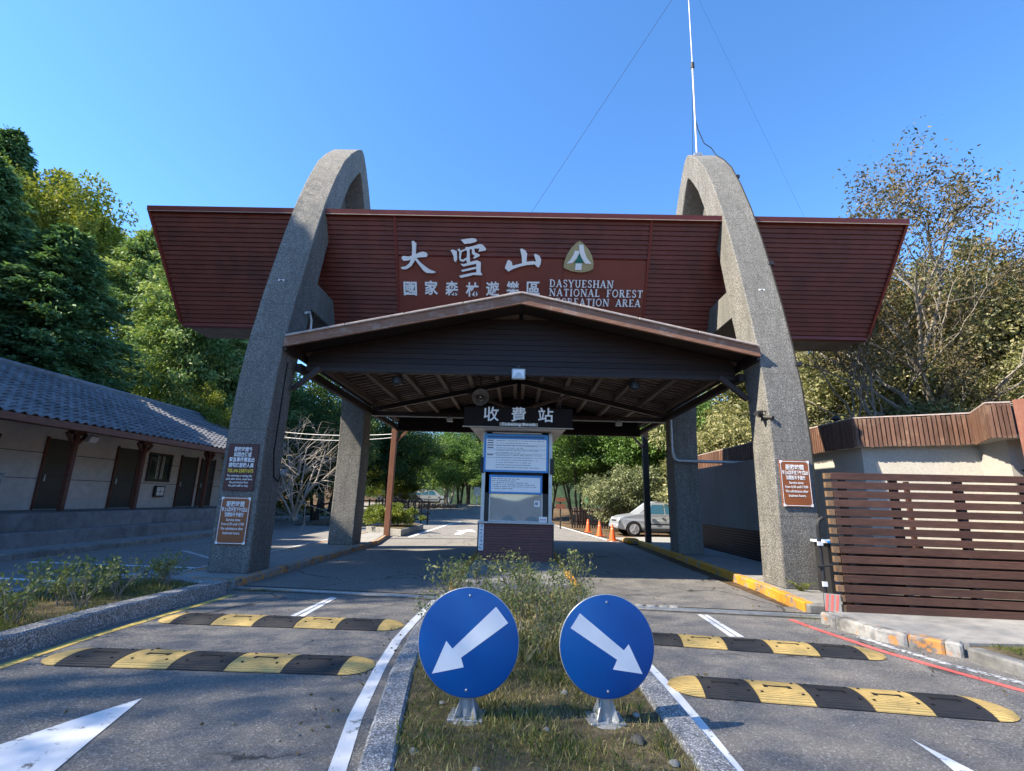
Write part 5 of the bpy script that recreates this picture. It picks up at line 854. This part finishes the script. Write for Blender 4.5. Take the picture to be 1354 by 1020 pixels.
t=thing('yellow_kerb_block','yellow painted kerb end near the right canopy post','kerb',(4.95,21.8,.0)); obj('block',MB().box(-.3,.25,-.5,.4,0,.16),M_kyel,t,bevel=.03); obj('cap',MB().box(-.25,.2,-.45,.3,.16,.2),M_kyel,t,bevel=.02)
t=thing('green_sign','small green sign board on a post among the trees','sign',(4.42,30.2,0)); obj('board',MB().box(-.27,.27,-.02,.02,1.58,1.96),M_green,t); obj('post',MB().box(-.03,.03,.02,.06,0,1.9),M_dark,t)
t=thing('brown_notice_boards','pair of small brown notice boards on a post right of the booth','sign',(2.75,31,0)); obj('board',MB().box(-.3,.3,-.02,.02,1.62,1.86),M_panelb,t); obj('board',MB().box(-.3,.3,-.02,.02,1.2,1.48),M_panelb,t); obj('post',MB().box(-.04,.04,.02,.08,0,1.9),M_dark,t)
t=thing('picket_fence','dark picket fence under the trees behind the silver car','fence',(3.6,32.5,0))
for k in range(44): obj('picket',MB().box(k*.16,k*.16+.09,-.02,.02,0,1.25+random.uniform(-.1,.1)),M_plank,t)
for z in (.35,1.0): obj('rail',MB().box(0,7.1,.02,.06,z,z+.09),M_plank,t)
# stone planter ring beneath the spreading tree, built stone by stone
t=thing('stone_planter','low rubble stone planter wall under the spreading tree','wall',(-8,52,.4)); rs=random.Random(6); path=resample([(-6,4),(-4.8,-1.2),(-1,-2.4),(2.0,-1.6),(2.6,3)],.55)
for (a,b) in zip(path[:-1],path[1:]):
    for r in range(2):
        p=Vector(a).lerp(Vector(b),.5); d=(Vector(b)-Vector(a)).normalized(); nn_=Vector((-d.y,d.x)); hl=.26+rs.uniform(-.05,.0); obj('stone',MB().obox((p.x+rs.uniform(-.03,.03),p.y+rs.uniform(-.04,.04),.2+r*.36),(d.x*hl,d.y*hl,rs.uniform(-.03,.03)),(nn_.x*.18,nn_.y*.18,0),(rs.uniform(-.03,.03),0,.165)),M_stone,t,bevel=.05)
obj('soil',MB().prism([(-5.8,4,.2),(-4.6,-1,.2),(-1,-2.1,.2),(1.8,-1.4,.2),(2.4,3,.2)],(0,0,.5)),M_litter,t)
# left planter box with bush, ramp railing, lattice fence
t=thing('planter_box','low grey concrete planter box beside the brown canopy post','planter',(-6.0,24.3,0)); obj('box',MB().prism(xy([(-1.0,-.6),(1.1,-2.5),(1.15,2.4),(.2,4.2)],0),(0,0,.28)),M_kerb,t,bevel=.02); obj('soil',MB().prism(xy([(-.8,-.5),(1.0,-2.2),(1.0,2.3),(.2,3.8)],.2),(0,0,.10)),M_soil,t)
for k,(x,y,s,lb) in enumerate([(-6.3,24.0,.85,'left'),(-5.6,24.4,.95,'right')]): plant('planter_bush',busY,(x,y,.28),k*2,(s,s,.85),'yellow-green bush in the grey planter box, '+lb+' one','shrub',None,'foliage','stems')
t=thing('ramp_railing','dark wooden railing beside a ramp between the left arch legs','railing',(-11.9,28.4,0))
for k in range(5): obj('post',MB().box(k*.75-.05,k*.75+.05,-.05,.05,0,1.0+k*.17),M_plank,t)
for z in (.9,.5): obj('rail',MB().beam((-.1,0,z),(3.2,0,z+.72),.08,.10),M_plank,t)
obj('ramp',MB().prism([(-.3,-.6,0),(3.4,-.6,0),(3.4,-.6,.8),(-.3,-.6,.05)],(0,1.6,0)),M_stone,t)
t=thing('lattice_fence','dark timber lattice fence behind the planter box','fence',(-10.2,32,0))
for k in range(12): obj('upright',MB().box(k*.42-.04,k*.42+.04,-.04,.04,0,1.5),M_plank,t)
for k in range(4): obj('rail',MB().box(-.1,4.75,-.03,.03,.25+k*.36,.33+k*.36),M_plank,t)
t=thing('white_post_sign','white post with a small pale board far down the road','sign',(-4.4,56,.85)); obj('post',MB().box(-.06,.06,-.05,.05,0,1.5),M_letter,t); obj('board',MB().box(-.35,.35,-.08,-.05,1.2,2.1),M_paper,t)
def cable(name,a,b,sag,r,label):
    a,b=Vector(a),Vector(b); pts=[a.lerp(b,k/10)-Vector((0,0,sag*4*(k/10)*(1-k/10))) for k in range(11)]; tag(obj(name,MB().tube(pts,r,5),M_pipe),label,'cable')
cable('overhead_cable',(-13,25.5,4.9),(-5.3,21,4.3),.15,.015,'upper pale cable running from the house to the canopy'); cable('overhead_cable',(-12.8,25,4.6),(-5.3,21,4.15),.2,.012,'lower pale cable running from the house to the canopy')
